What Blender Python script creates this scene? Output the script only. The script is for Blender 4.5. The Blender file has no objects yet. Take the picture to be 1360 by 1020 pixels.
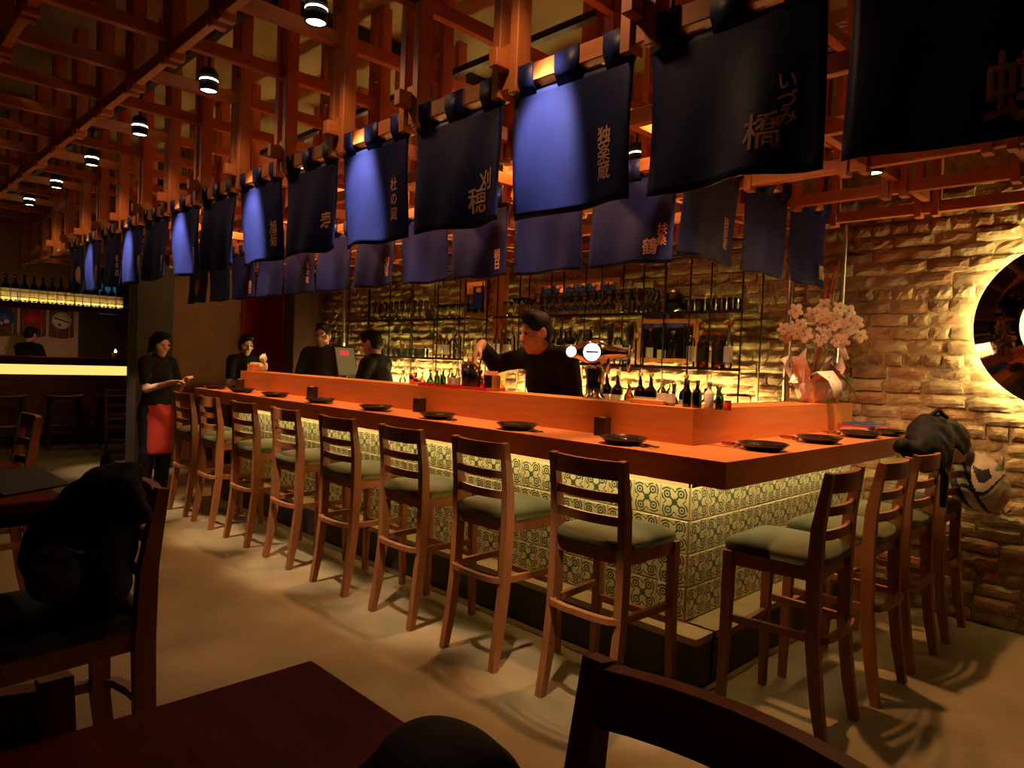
import bpy, bmesh, math, random
import numpy as np
from mathutils import Vector, Matrix
random.seed(7); RN = np.random.RandomState(11)
S = bpy.context.scene; COL = S.collection

# ------------------------------------------------------------------ camera
CAM = np.array([1.307, -2.443, 1.415]); FPX = 929.7
YAW, PITCH, ROLL = 0.7933, 0.0315, 0.0383
_f = np.array([-math.sin(YAW)*math.cos(PITCH), math.cos(YAW)*math.cos(PITCH), -math.sin(PITCH)])
_r = np.cross(_f, [0, 0, 1]); _r /= np.linalg.norm(_r); _u = np.cross(_r, _f)
RGT = math.cos(ROLL)*_r + math.sin(ROLL)*_u; UPV = -math.sin(ROLL)*_r + math.cos(ROLL)*_u; FWD = _f
cd = bpy.data.cameras.new('camera'); cam = bpy.data.objects.new('camera', cd); COL.objects.link(cam)
cd.sensor_width = 36; cd.lens = FPX/1360*36; cd.clip_start = .02; cd.clip_end = 60
M = Matrix.Identity(4)
for i in range(3):
    M[i][0] = RGT[i]; M[i][1] = UPV[i]; M[i][2] = -FWD[i]; M[i][3] = CAM[i]
cam.matrix_world = M; S.camera = cam
# a pixel gives a direction; the distance comes from the plane the thing touches
def ray(q): return FWD + (q[0]-680)/FPX*RGT - (q[1]-510)/FPX*UPV
def onz(q, z): d = ray(q); return CAM + (z-CAM[2])/d[2]*d
def ony(q, y): d = ray(q); return CAM + (y-CAM[1])/d[1]*d
def onx(q, x): d = ray(q); return CAM + (x-CAM[0])/d[0]*d

# ------------------------------------------------------------------ look, world
vs = S.view_settings; vs.view_transform = 'Standard'; vs.look = 'None'; vs.gamma = 1; vs.use_curve_mapping = False
vs.exposure = 0.0
S.cycles.sample_clamp_indirect = 4.0; S.cycles.max_bounces = 8; S.cycles.transparent_max_bounces = 24
S.cycles.caustics_reflective = False; S.cycles.caustics_refractive = False
W = bpy.data.worlds.new('world'); S.world = W; W.use_nodes = True
W.node_tree.nodes['Background'].inputs[0].default_value = (0, 0, 0, 1)   # closed room at night
W.node_tree.nodes['Background'].inputs[1].default_value = 0
WARM = (1, .50, .20); WHITE = (1, .78, .56)
def light(name, typ, loc, power, color, aim=None, **kw):
    d = bpy.data.lights.new(name, typ); d.energy = power; d.color = color
    for k, v in kw.items(): setattr(d, k, v)
    o = bpy.data.objects.new(name, d); COL.objects.link(o); o.location = loc
    if aim is not None:
        o.rotation_euler = (Vector(aim)-Vector(loc)).to_track_quat('-Z', 'Y').to_euler()
    return o

# ------------------------------------------------------------------ main measures (metres)
G = .577; GX0 = .03; GY0 = 2.2                         # timber grid
gx = lambda i: GX0 - G*i
gy = lambda j: GY0 - G*j                               # j=3: .469  j=5: -.685
ROWF = gy(5); ROWI = gy(3)
WALLY = 2.36; CEIL = 3.45; HB = 1.065; XEND = -5.35    # brick wall, ceiling, bar height, far end of bar
LAMPX = [-.29 - 2*G*k for k in range(7)]; LAMPY = (gy(5)+gy(6))/2; LAMPZ = 2.84
BARLAMPY = (gy(3)+gy(4))/2

# ------------------------------------------------------------------ mesh helpers
def NB(): return bmesh.new()
def mesh_of(bm, smooth=False, name='mesh'):
    me = bpy.data.meshes.new(name); bm.normal_update(); bm.to_mesh(me); bm.free()
    if smooth: me.polygons.foreach_set('use_smooth', [True]*len(me.polygons))
    return me
def link(name, me, m=None, parent=None):
    o = bpy.data.objects.new(name, me); COL.objects.link(o)
    if m is not None and me is not None and not me.materials:
        for k in (m if isinstance(m, (list, tuple)) else [m]): me.materials.append(k)
    if parent is not None: o.parent = parent
    return o
def obj(name, bm, m, parent=None, smooth=False): return link(name, mesh_of(bm, smooth, name), m, parent)
def tag(o, label=None, cat=None, group=None, kind=None):
    if label: o['label'] = label
    if cat: o['category'] = cat
    if group: o['group'] = group
    if kind: o['kind'] = kind
    return o
def thing(name, label, cat, loc=(0, 0, 0), rz=0, group=None, kind=None):
    o = bpy.data.objects.new(name, None); COL.objects.link(o); o.location = loc; o.rotation_euler = (0, 0, rz)
    o.empty_display_size = .05
    return tag(o, label, cat, group, kind)
def copy_tree(o, parent=None):
    c = o.copy(); COL.objects.link(c); c.parent = parent
    for ch in o.children: copy_tree(ch, c)
    return c
def bx(bm, x0, x1, y0, y1, z0, z1, bev=0, mi=0):
    vs_ = [bm.verts.new(p) for p in ((x0,y0,z0),(x1,y0,z0),(x1,y1,z0),(x0,y1,z0),(x0,y0,z1),(x1,y0,z1),(x1,y1,z1),(x0,y1,z1))]
    fs = [bm.faces.new([vs_[i] for i in f]) for f in ((3,2,1,0),(4,5,6,7),(0,1,5,4),(1,2,6,5),(2,3,7,6),(3,0,4,7))]
    for f in fs: f.material_index = mi
    if bev: bmesh.ops.bevel(bm, geom=list({e for f in fs for e in f.edges}), offset=bev, segments=1, affect='EDGES')
    return fs
def frame_of(d):
    d = Vector(d).normalized(); a = Vector((0, 0, 1)) if abs(d.z) < .9 else Vector((0, 1, 0))
    x = d.cross(a).normalized(); return x, d.cross(x).normalized(), d
def tube(bm, pts, rad, n=8, caps=True, mi=0):
    pts = [Vector(p) for p in pts]; rings = []
    for i, p in enumerate(pts):
        d = (pts[min(i+1, len(pts)-1)]-pts[max(i-1, 0)]); x, y, _ = frame_of(d)
        if rings and x.dot(px_) < 0: x, y = -x, -y
        px_ = x
        r = rad[i] if isinstance(rad, (list, tuple)) else rad
        rings.append([bm.verts.new(p + (x*math.cos(t)+y*math.sin(t))*r) for t in [2*math.pi*k/n for k in range(n)]])
    for a, b in zip(rings, rings[1:]):
        for k in range(n):
            f = bm.faces.new((a[k], a[(k+1) % n], b[(k+1) % n], b[k])); f.smooth = True; f.material_index = mi
    if caps:
        for r_, rev in ((rings[0], True), (rings[-1], False)):
            f = bm.faces.new(r_[::-1] if rev else r_); f.material_index = mi
def lathe(bm, prof, n=16, c=(0, 0, 0), mi=0):
    rings = []
    for r, z in prof:
        if r < 1e-5: rings.append([bm.verts.new((c[0], c[1], c[2]+z))])
        else: rings.append([bm.verts.new((c[0]+r*math.cos(2*math.pi*k/n), c[1]+r*math.sin(2*math.pi*k/n), c[2]+z)) for k in range(n)])
    for a, b in zip(rings, rings[1:]):
        for k in range(n):
            k2 = (k+1) % n
            v = ([a[k], a[k2], b[k2], b[k]] if len(a) > 1 and len(b) > 1 else [a[0], b[k2], b[k]] if len(a) == 1 and len(b) > 1 else [a[k], a[k2], b[0]] if len(b) == 1 and len(a) > 1 else None)
            if v: f = bm.faces.new(v); f.smooth = True; f.material_index = mi
def sweep(bm, pts, wd, xdir=(1, 0, 0), mi=0):
    """rectangular bar along pts; wd = (width along xdir, depth) per point"""
    pts = [Vector(p) for p in pts]; X = Vector(xdir); rings = []
    for i, p in enumerate(pts):
        d = (pts[min(i+1, len(pts)-1)]-pts[max(i-1, 0)]).normalized()
        x = (X - d*X.dot(d)).normalized(); y = d.cross(x).normalized(); w, dp = wd[i] if isinstance(wd, list) else wd
        rings.append([bm.verts.new(p + x*(sx*w/2) + y*(sy*dp/2)) for sx, sy in ((-1,-1),(1,-1),(1,1),(-1,1))])
    for a, b in zip(rings, rings[1:]):
        for k in range(4): bm.faces.new((a[k], a[(k+1) % 4], b[(k+1) % 4], b[k])).material_index = mi
    bm.faces.new(rings[0][::-1]).material_index = mi; bm.faces.new(rings[-1]).material_index = mi
def bevel_all(bm, off, seg=1): bmesh.ops.bevel(bm, geom=bm.edges[:], offset=off, segments=seg, affect='EDGES')
def ball(bm, c, r, u=10, v=8, mi=0):
    rr = r if isinstance(r, (list, tuple)) else (r, r, r); n0 = len(bm.verts)
    res = bmesh.ops.create_uvsphere(bm, u_segments=u, v_segments=v, radius=1)
    for q in res['verts']: q.co = Vector((q.co.x*rr[0]+c[0], q.co.y*rr[1]+c[1], q.co.z*rr[2]+c[2]))
    for f in {f for q in res['verts'] for f in q.link_faces}: f.smooth = True; f.material_index = mi

# ------------------------------------------------------------------ node helpers
class X:
    """tiny expression builder over Math nodes"""
    def __init__(s, nt, sock): s.nt, s.s = nt, sock
    def op(s, o, *a):
        n = s.nt.nodes.new('ShaderNodeMath'); n.operation = o
        for k, v in enumerate((s,)+a):
            if isinstance(v, X): s.nt.links.new(v.s, n.inputs[k])
            else: n.inputs[k].default_value = v
        return X(s.nt, n.outputs[0])
    def __add__(s, o): return s.op('ADD', o)
    def __sub__(s, o): return s.op('SUBTRACT', o)
    def __mul__(s, o): return s.op('MULTIPLY', o)
    def abs(s): return s.op('ABSOLUTE')
    def min(s, o): return s.op('MINIMUM', o)
    def max(s, o): return s.op('MAXIMUM', o)
    def lt(s, o): return s.op('LESS_THAN', o)
    def gt(s, o): return s.op('GREATER_THAN', o)
    def hyp(s, o): return (s*s + o*o).op('SQRT')
def new_mat(name):
    m = bpy.data.materials.new(name); m.use_nodes = True; nt = m.node_tree; nt.nodes.clear()
    out = nt.nodes.new('ShaderNodeOutputMaterial'); return m, nt, out
def P(name, col, rough=.5, metal=0, spec=.5, noise=0, nscale=20, stretch=(1, 1, 1), bump=0, bscale=60, col2=None, emit=None, estr=0,
      trans=0, sheen=0, coat=0, rnd=0, coords='Object', detail=4, contrast=(.3, .7), sheen_tint=None):
    m, nt, out = new_mat(name); N = nt.nodes.new; L = nt.links.new
    b = N('ShaderNodeBsdfPrincipled'); L(b.outputs[0], out.inputs[0])
    b.inputs['Base Color'].default_value = (*col, 1); b.inputs['Roughness'].default_value = rough
    b.inputs['Metallic'].default_value = metal; b.inputs['Specular IOR Level'].default_value = spec
    b.inputs['Transmission Weight'].default_value = trans; b.inputs['Sheen Weight'].default_value = sheen; b.inputs['Coat Weight'].default_value = coat
    if sheen_tint: b.inputs['Sheen Tint'].default_value = (*sheen_tint, 1)
    if emit: b.inputs['Emission Color'].default_value = (*emit, 1); b.inputs['Emission Strength'].default_value = estr
    tc = N('ShaderNodeTexCoord'); mp = N('ShaderNodeMapping'); L(tc.outputs[coords], mp.inputs[0]); mp.inputs['Scale'].default_value = stretch
    if col2 is not None or noise:
        t = N('ShaderNodeTexNoise'); t.inputs['Scale'].default_value = nscale; t.inputs['Detail'].default_value = detail; L(mp.outputs[0], t.inputs[0])
        r = N('ShaderNodeValToRGB'); L(t.outputs['Fac'], r.inputs[0]); e = r.color_ramp.elements
        c2 = col2 if col2 is not None else tuple(max(0, c*(1-noise)) for c in col)
        e[0].position, e[1].position = contrast; e[0].color = (*c2, 1); e[1].color = (*col, 1)
        src = r.outputs[0]
        if rnd:
            oi = N('ShaderNodeObjectInfo'); mm = N('ShaderNodeMath'); mm.operation = 'MULTIPLY_ADD'; mm.inputs[1].default_value = rnd; mm.inputs[2].default_value = 1-rnd/2
            L(oi.outputs['Random'], mm.inputs[0]); mx = N('ShaderNodeMix'); mx.data_type = 'RGBA'; mx.blend_type = 'MULTIPLY'; mx.inputs['Factor'].default_value = 1
            L(src, mx.inputs[6]); L(mm.outputs[0], mx.inputs[7]); src = mx.outputs[2]
        L(src, b.inputs['Base Color'])
    if bump:
        t2 = N('ShaderNodeTexNoise'); t2.inputs['Scale'].default_value = bscale; t2.inputs['Detail'].default_value = 6; L(mp.outputs[0], t2.inputs[0])
        bp = N('ShaderNodeBump'); bp.inputs['Strength'].default_value = bump; bp.inputs['Distance'].default_value = .01
        L(t2.outputs['Fac'], bp.inputs['Height']); L(bp.outputs[0], b.inputs['Normal'])
    return m
def EM(name, col, s):
    m, nt, out = new_mat(name); e = nt.nodes.new('ShaderNodeEmission'); e.inputs[0].default_value = (*col, 1); e.inputs[1].default_value = s
    nt.links.new(e.outputs[0], out.inputs[0]); return m
def THIN(name, tint, gl=1.0):
    """thin-walled glass: tinted see-through plus a Fresnel gloss"""
    m, nt, out = new_mat(name); N = nt.nodes.new; L = nt.links.new
    t = N('ShaderNodeBsdfTransparent'); t.inputs[0].default_value = (*tint, 1); g = N('ShaderNodeBsdfGlossy'); g.inputs['Roughness'].default_value = .07
    g.inputs[0].default_value = (gl, gl, gl, 1)
    f = N('ShaderNodeFresnel'); f.inputs[0].default_value = 1.7; mx = N('ShaderNodeMixShader')
    L(f.outputs[0], mx.inputs[0]); L(t.outputs[0], mx.inputs[1]); L(g.outputs[0], mx.inputs[2]); L(mx.outputs[0], out.inputs[0]); return m
def tile_mat():
    m, nt, out = new_mat('patterned_tile'); N = nt.nodes.new; L = nt.links.new
    uv = N('ShaderNodeUVMap'); sp = N('ShaderNodeSeparateXYZ'); L(uv.outputs[0], sp.inputs[0])
    u = (X(nt, sp.outputs[0]) - .5)*2; v = (X(nt, sp.outputs[1]) - .5)*2
    a, b = u.abs(), v.abs()
    su = u.op('SIGN')*v.op('SIGN')                       # handedness: makes the motif turn
    a2 = a + su*b*.10; b2 = b - su*a*.10
    dx, dy = (a2-.50).abs(), (b2-.50).abs()
    d1 = dx.max(dy)*.62 + (dx+dy)*.30
    ring = (d1-.20).abs().lt(.055); dot = d1.lt(.08)
    neck = ((a2-b2).abs().lt(.09))*(a2.max(b2).lt(.40)); core = (a+b).lt(.24)
    arc = ((d1-.375).abs().lt(.05))*((a2+b2).gt(1.0))*((a2-b2+su*.2).abs().gt(.10))
    bar_ = (((a-b).abs()-.62).abs().lt(.05))*(a.min(b).lt(.2))
    pat = ring.max(dot).max(neck).max(core).max(arc).max(bar_)
    rim = a.max(b).gt(.965)
    mx = N('ShaderNodeMix'); mx.data_type = 'RGBA'; L(pat.s, mx.inputs['Factor'])
    mx.inputs[6].default_value = (.60, .55, .32, 1); mx.inputs[7].default_value = (.045, .075, .055, 1)
    mr = N('ShaderNodeMix'); mr.data_type = 'RGBA'; L(rim.s, mr.inputs['Factor']); L(mx.outputs[2], mr.inputs[6]); mr.inputs[7].default_value = (.62, .52, .30, 1)
    bs = N('ShaderNodeBsdfPrincipled'); L(mr.outputs[2], bs.inputs['Base Color']); bs.inputs['Roughness'].default_value = .35
    L(bs.outputs[0], out.inputs[0]); return m

# ------------------------------------------------------------------ materials
MT = {}
def wood(name, c, c2, ax, rough=.45, coat=0, rnd=.25):
    st = [14, 14, 14]; st['xyz'.index(ax)] = 1.2
    MT[name] = P(name, c, rough, noise=.4, col2=c2, nscale=2.2, stretch=tuple(st), bump=.08, bscale=4, rnd=rnd, coat=coat); return MT[name]
CED, CED2 = (.64, .22, .06), (.48, .145, .035)
for a in 'xyz': wood('cedar_'+a, CED, CED2, a, .55)
for a in 'xy': wood('bartop_'+a, (.72, .27, .085), (.62, .21, .06), a, .36, rnd=0)
STW, STW2 = (.34, .125, .04), (.24, .08, .025)
for a in 'xyz': wood('stool_'+a, STW, STW2, a, .4)
wood('table_dark', (.20, .016, .005), (.14, .010, .004), 'x', .6)
MT['table_dark'].node_tree.nodes['Principled BSDF'].inputs['Specular IOR Level'].default_value = .12
wood('darkwood', (.06, .025, .013), (.04, .016, .009), 'z', .4)
wood('panelwood', (.45, .22, .09), (.36, .16, .06), 'y', .5, rnd=0)
MT['concrete'] = P('concrete', (.31, .23, .125), .42, col2=(.18, .13, .065), nscale=2.2, detail=9, contrast=(.32, .68), bump=.12, bscale=9)
MT['ceiling'] = P('ceiling_paint', (.30, .25, .10), .8, noise=.25, nscale=3)
MT['plaster'] = P('plaster', (.36, .17, .09), .8, noise=.2, nscale=4)
MT['paleplaster'] = P('pale_plaster', (.62, .42, .33), .8, noise=.12, nscale=4)
MT['redwall'] = P('red_wall', (.62, .05, .03), .7, noise=.25, nscale=6)
MT['darkwall'] = P('dark_wall', (.05, .03, .02), .7, noise=.2, nscale=5)
MT['mortar'] = P('mortar', (.60, .50, .30), .95, col2=(.34, .26, .14), nscale=22, bump=1.0, bscale=38, detail=8)
BR = [P('brick_tan', (.50, .36, .19), .9, col2=(.36, .23, .11), nscale=26, bump=.5, bscale=45, rnd=.35, detail=7),
      P('brick_cream', (.58, .46, .27), .9, col2=(.42, .30, .16), nscale=22, bump=.5, bscale=45, rnd=.3, detail=7),
      P('brick_red', (.36, .17, .085), .9, col2=(.44, .29, .15), nscale=18, bump=.5, bscale=45, rnd=.35, detail=7),
      P('brick_worn', (.46, .33, .18), .95, col2=(.22, .13, .065), nscale=30, bump=.8, bscale=30, rnd=.3, detail=9)]
MT['tile'] = tile_mat()
MT['grout'] = P('grout', (.55, .43, .24), .8)
MT['plinth'] = P('plinth_paint', (.055, .04, .022), .55, noise=.3, nscale=6)
MT['ledge'] = P('ledge_wood', (.52, .40, .22), .5, noise=.3, nscale=3, stretch=(2, 2, 20))
MT['cushion'] = P('olive_cushion', (.062, .064, .009), .65, spec=.25, noise=.2, nscale=9, bump=.05, bscale=400, sheen=.15)
MT['navycushion'] = P('navy_cushion', (.012, .012, .02), .7, noise=.2, nscale=9)
MT['noren'] = P('navy_cloth', (.011, .018, .13), .48, spec=.28, noise=.25, nscale=7, bump=.10, bscale=9)
MT['print'] = P('cream_print', (.80, .46, .30), .8, noise=.15, nscale=30)
MT['chrome'] = P('chrome', (.75, .66, .58), .12, metal=1); MT['steel'] = P('brushed_steel', (.60, .52, .42), .32, metal=1)
MT['copper'] = P('copper', (.80, .36, .18), .25, metal=1)
MT['blackmetal'] = P('black_metal', (.018, .016, .016), .45); MT['blackplastic'] = P('black_plastic', (.014, .013, .013), .4)
MT['railing'] = P('rod_metal', (.06, .05, .035), .3, metal=.8)
MT['glass'] = THIN('clear_glass', (.93, .95, .90)); MT['shelfglass'] = THIN('shelf_glass', (.80, .86, .72))
MT['greenglass'] = THIN('green_glass', (.10, .24, .06)); MT['darkglass'] = THIN('dark_glass', (.035, .02, .012)); MT['amber'] = THIN('amber_glass', (.42, .17, .03))
MT['tealglass'] = THIN('teal_glass', (.25, .50, .48)); MT['yellowglass'] = THIN('straw_glass', (.80, .66, .25))
MT['mirror'] = P('mirror', (.85, .78, .66), .03, metal=1); MT['darkmirror'] = P('smoked_mirror', (.10, .06, .04), .06, metal=1)
MT['cream'] = P('cream_paper', (.74, .66, .48), .7); MT['white'] = P('white', (.8, .76, .7), .6); MT['black'] = P('black', (.010, .010, .011), .6)
MT['red'] = P('red', (.60, .03, .02), .55); MT['gold'] = P('gold', (.75, .5, .14), .35, metal=.8); MT['green'] = P('leaf', (.05, .13, .035), .45, noise=.3)
MT['blue'] = P('blue', (.03, .10, .30), .5); MT['orange'] = P('orange', (.75, .25, .05), .5)
MT['plate'] = P('black_lacquer', (.020, .012, .010), .18, coat=.5); MT['cup'] = P('dark_cup', (.035, .022, .016), .4)
MT['chop'] = P('chopstick', (.05, .02, .012), .35); MT['wrap'] = P('red_wrapper', (.35, .06, .03), .6)
MT['skin'] = P('skin', (.48, .24, .14), .5, noise=.1, nscale=10); MT['skin2'] = P('pale_skin', (.55, .32, .22), .5, noise=.1, nscale=10)
MT['hair'] = P('black_hair', (.010, .007, .005), .6, spec=.2, noise=.4, nscale=60, stretch=(6, 6, 1), bump=.3, bscale=60); MT['eye'] = P('eye', (.02, .012, .01), .2)
MT['cloth_black'] = P('black_cloth', (.008, .007, .008), .85, spec=.2, noise=.3, nscale=12, bump=.15, bscale=18)
MT['cloth_grey'] = P('grey_cloth', (.03, .027, .03), .85, noise=.3, nscale=12); MT['apron'] = P('red_apron', (.34, .016, .010), .8, noise=.15, nscale=12)
MT['nylon'] = P('black_nylon', (.009, .008, .009), .7, spec=.2, noise=.3, nscale=30, bump=.2, bscale=40)
MT['petal'] = P('petal', (.80, .60, .46), .6, noise=.12, nscale=20); MT['wrapfoil'] = P('pink_wrap', (.72, .46, .42), .38, noise=.15, nscale=14, bump=.3, bscale=14)
MT['brownhang'] = P('brown_cloth', (.20, .085, .05), .85, noise=.2, nscale=8)
MT['stem'] = P('stem', (.30, .22, .08), .6)
MT['grille'] = P('grille', (.40, .24, .11), .6); MT['liquidred'] = P('red_drink', (.55, .03, .01), .15)
MT['onyx'] = EM('onyx_panel', (1, .70, .17), 1.15); MT['led'] = EM('led_strip', (1, .83, .34), 27); MT['ledback'] = EM('led_back', (1, .70, .24), 430)
MT['halo'] = EM('halo_led', (1, .74, .28), 130); MT['lampface'] = EM('lamp_face', (1, .86, .68), 14); MT['badge'] = EM('badge', (.80, .86, 1), 3.2)
MT['dial'] = EM('dial_glow', (.75, 1, .55), 1.3); MT['candle'] = EM('candle', (1, .30, .08), 40); MT['screen'] = EM('screen', (.34, .20, .06), .5)
MT['screenred'] = EM('screen_red', (1, .10, .06), .7); MT['bluelight'] = EM('blue_window', (.05, .28, .5), .2); MT['label_lit'] = P('label_paper', (.80, .70, .40), .7)
MT['whitebottle'] = P('frosted_bottle', (.85, .85, .8), .5)
MT['rackled'] = EM('rack_led', (1, .72, .22), 30)
MT['greycloth'] = P('pale_panel', (.46, .38, .29), .75); MT['pink'] = P('pink', (.75, .40, .36), .6)
# ------------------------------------------------------------------ lamps that light the room
ORD = ['first', 'second', 'third', 'fourth', 'fifth', 'sixth', 'seventh', 'eighth', 'ninth', 'tenth', 'eleventh', 'twelfth', 'thirteenth', 'fourteenth', 'fifteenth']
def in_frame(p):
    d = np.array(p)-CAM; w = d@FWD; return w > 0 and abs(d@RGT/w*FPX) < 680 and abs(d@UPV/w*FPX) < 510
def spot_fixture(x, y, label, key, power, aim, size, blend, spill=0, z=LAMPZ, group=None):
    t = thing('track_spotlight', label, 'lamp', (x, y, z), 0, group)
    bm = NB(); lathe(bm, [(0, .085), (.034, .085), (.046, .06), (.046, .03), (.040, .03), (.040, .018), (.048, .018), (.048, -.03), (.043, -.034), (.040, -.02)], 18); obj('housing', bm, MT['blackmetal'], t)
    bm = NB(); lathe(bm, [(0, -.026), (.041, -.026)], 18); obj('lamp_lens', bm, MT['lampface'], t)
    bm = NB(); lathe(bm, [(.041, .018), (.047, .021), (.047, .026), (.041, .029)], 18); obj('glow_ring', bm, MT['lampface'], t)
    bm = NB(); tube(bm, [(0, 0, .08), (0, 0, LAMPZ+.235-z)], .008, 6); obj('stem', bm, MT['blackmetal'], t)
    p = (x, y, z-.045); end = '' if in_frame(p) else '_offscreen'      # the lamp's own light
    light(key+'_beam'+end, 'SPOT', p, power, (1, .76, .52) if y < 0 else WARM, aim, spot_size=math.radians(size), spot_blend=blend, shadow_soft_size=.025)
    if spill: light(key+'_spill'+end, 'SPOT', p, spill, WARM, (x, y, 0), spot_size=math.radians(150), spot_blend=.6, shadow_soft_size=.03)
AIMY = [.0, -.12, -.36, -.36, -.36, -.36, -.36]
for k, x in enumerate(LAMPX):
    spot_fixture(x, LAMPY, 'black spotlight on the aisle ceiling track, %s from the brick wall end' % ORD[k], 'aisle_lamp_'+ORD[k], [300, 340, 420, 420, 330, 260, 200][k], (x-.12, LAMPY+[.42, .40, .36, .36, .36, .36, .36][k], LAMPZ-1.045), 29, .7, [8, 6, 5, 5, 5, 5, 5][k], group='track spotlights over the aisle')
for k, x in enumerate([-.45, -1.55, -2.7, -3.85, -5.0]):
    spot_fixture(x, BARLAMPY, 'black spotlight on the track above the bar counter, %s from the brick wall end' % ORD[k], 'bar_lamp_'+ORD[k], [150, 130, 120, 130, 130][k], (x-.02, .27, HB), 52, .85, 38, group='track spotlights over the bar')
CY = (gy(1)+gy(2))/2; pc = ony((1160, 229), CY); pd = ony((845, 214), CY)      # two lamps seen behind the noren cloths
spot_fixture(pc[0], CY, 'small black spotlight hanging low beside the brick wall', 'wall_side_lamp', 130, (.02, 1.42, HB), 88, .8, 14, z=pc[2]+.026)
spot_fixture(pd[0], CY, 'black spotlight hanging above the bartender side of the bar', 'bar_back_lamp', 70, (pd[0]-.1, 1.1, HB), 80, .8, 10, z=pd[2]+.026)
for y, x0, x1, lb in ((LAMPY, .9, -8.5, 'black ceiling track running above the aisle'), (BARLAMPY, .6, -6.6, 'black ceiling track running above the bar counter')):
    bm = NB(); bx(bm, x1, x0, y-.022, y+.022, LAMPZ+.23, LAMPZ+.265)
    for x in np.arange(x1+.3, x0, 1.6): tube(bm, [(x, y, LAMPZ+.26), (x, y, CEIL)], .005, 6)
    tag(obj('lighting_track', bm, MT['blackmetal']), lb, 'track')
bm = NB(); bx(bm, pd[0]-.3, pc[0]+.3, CY-.022, CY+.022, LAMPZ+.23, LAMPZ+.265)
for x in (pd[0]-.1, pc[0]+.1): tube(bm, [(x, CY, LAMPZ+.26), (x, CY, CEIL)], .005, 6)
tag(obj('lighting_track', bm, MT['blackmetal']), 'black ceiling track above the bartender side of the bar', 'track')

# ------------------------------------------------------------------ room shell
X0, X1, Y0, Y1 = -12.6, 3.2, -5.0, WALLY
def wallbox(name, m, *b):
    bm = NB(); bx(bm, *b); return tag(obj(name, bm, m), kind='structure')
tag(wallbox('floor', MT['concrete'], X0-.2, X1+.2, Y0-.2, Y1+1.2, -.12, 0), 'worn polished concrete floor', None)
wallbox('ceiling', MT['ceiling'], X0-.2, X1+.2, Y0-.2, Y1+1.2, CEIL, CEIL+.12)
wallbox('wall_front', MT['darkwall'], X0-.2, X1+.2, Y0-.15, Y0, 0, CEIL)
wallbox('wall_right', MT['darkwall'], X1, X1+.15, Y0, Y1+.2, 0, CEIL)
wallbox('wall_left', MT['plaster'], X0-.15, X0, Y0, Y1+1.2, 0, CEIL)
# partition behind the far end of the bar: dull plaster, then the red wall
wallbox('wall_far_plaster', MT['plaster'], -8.25, -8.1, .62, 1.60, 0, CEIL)
wallbox('wall_far_red', MT['redwall'], -8.25, -8.08, 1.60, 3.2, 0, CEIL)
wallbox('wall_far_return', MT['darkwall'], X0, -8.25, 3.05, 3.2, 0, CEIL)

# brick wall: mortar body, single bricks
wb = wallbox('wall_back', MT['mortar'], -7.4, X1, WALLY, WALLY+.2, 0, CEIL)
tag(wb, 'old uneven brick wall washed in yellow light', None)
def brick_mesh(L_, H_, seed):
    r = random.Random(seed); bm = NB(); nx, nz = 5, 3; P_ = {}
    for i in range(nx+1):
        for j in range(nz+1):
            ex = i in (0, nx); ez = j in (0, nz)
            x = -L_/2+L_*i/nx + (r.uniform(-.005, .005)); z = -H_/2+H_*j/nz + r.uniform(-.004, .004)
            if ex and ez: x *= .985; z *= .95
            y = -(.004 if ex or ez else .012) + r.uniform(-.003, .003)
            P_[i, j] = bm.verts.new((x, y, z))
    for i in range(nx):
        for j in range(nz): bm.faces.new((P_[i,j], P_[i+1,j], P_[i+1,j+1], P_[i,j+1]))
    bd = [P_[i,0] for i in range(nx+1)]+[P_[nx,j] for j in range(1, nz+1)]+[P_[i,nz] for i in range(nx-1, -1, -1)]+[P_[0,j] for j in range(nz-1, 0, -1)]
    bk = [bm.verts.new((v.co.x*1.01, .05, v.co.z*1.02)) for v in bd]
    n = len(bd)
    for k in range(n): bm.faces.new((bd[(k+1) % n], bd[k], bk[k], bk[(k+1) % n]))
    me = mesh_of(bm, False, 'brick'); me.materials.append(BR[seed % 4]); return me
BL, BH, MJ = .205, .068, .014
ST = [brick_mesh(BL, BH, s) for s in range(16)]; HD = [brick_mesh(BL/2-MJ/2, BH, s) for s in range(20, 28)]
spots = []
row = 0; z = .045
while z < 2.62:
    hdr = row % 5 == 3; x = -7.2 + (row % 2)*.115 + random.uniform(-.02, .02)
    while x < 2.4:
        L_ = (BL/2-MJ/2) if hdr else BL
        if not hdr and random.random() < .12: L_ = BL/2-MJ/2
        xc = x+L_/2; short = L_ < .15
        vis = (xc > -1.2) or z > .85
        if vis and random.random() > .012: spots.append((xc, z+random.uniform(-.003, .003), random.choice(HD if short else ST), random.uniform(-.016, .006), random.uniform(-.025, .025)))
        x += L_+MJ
    z += BH+MJ; row += 1
def bkey(s): return math.hypot(s[0]-.25, s[1]-1.25) + (1.5 if s[0] < -1.0 else 0) + (1.2 if s[0] > 1.25 else 0)
spots.sort(key=bkey)
for xc, z, me, dy, ry in spots[:300]:
    o = link('brick', me, None, wb); o.location = (xc, WALLY+dy, z); o.rotation_euler = (random.uniform(-.03, .03), ry, random.uniform(-.02, .02))
vv, ff, mi_, sm = [], [], [], 0
for xc, z, me, dy, ry in spots[300:]:
    n0 = len(vv); c_, s_ = math.cos(ry), math.sin(ry)
    vv += [(xc+v.co.x*c_+v.co.z*s_, WALLY+dy+v.co.y, z-v.co.x*s_+v.co.z*c_) for v in me.vertices]
    for p in me.polygons: ff.append([n0+i for i in p.vertices]); mi_.append(BR.index(me.materials[0]))
me = bpy.data.meshes.new('brickwork'); me.from_pydata(vv, [], ff); me.polygons.foreach_set('material_index', mi_); pass
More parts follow.
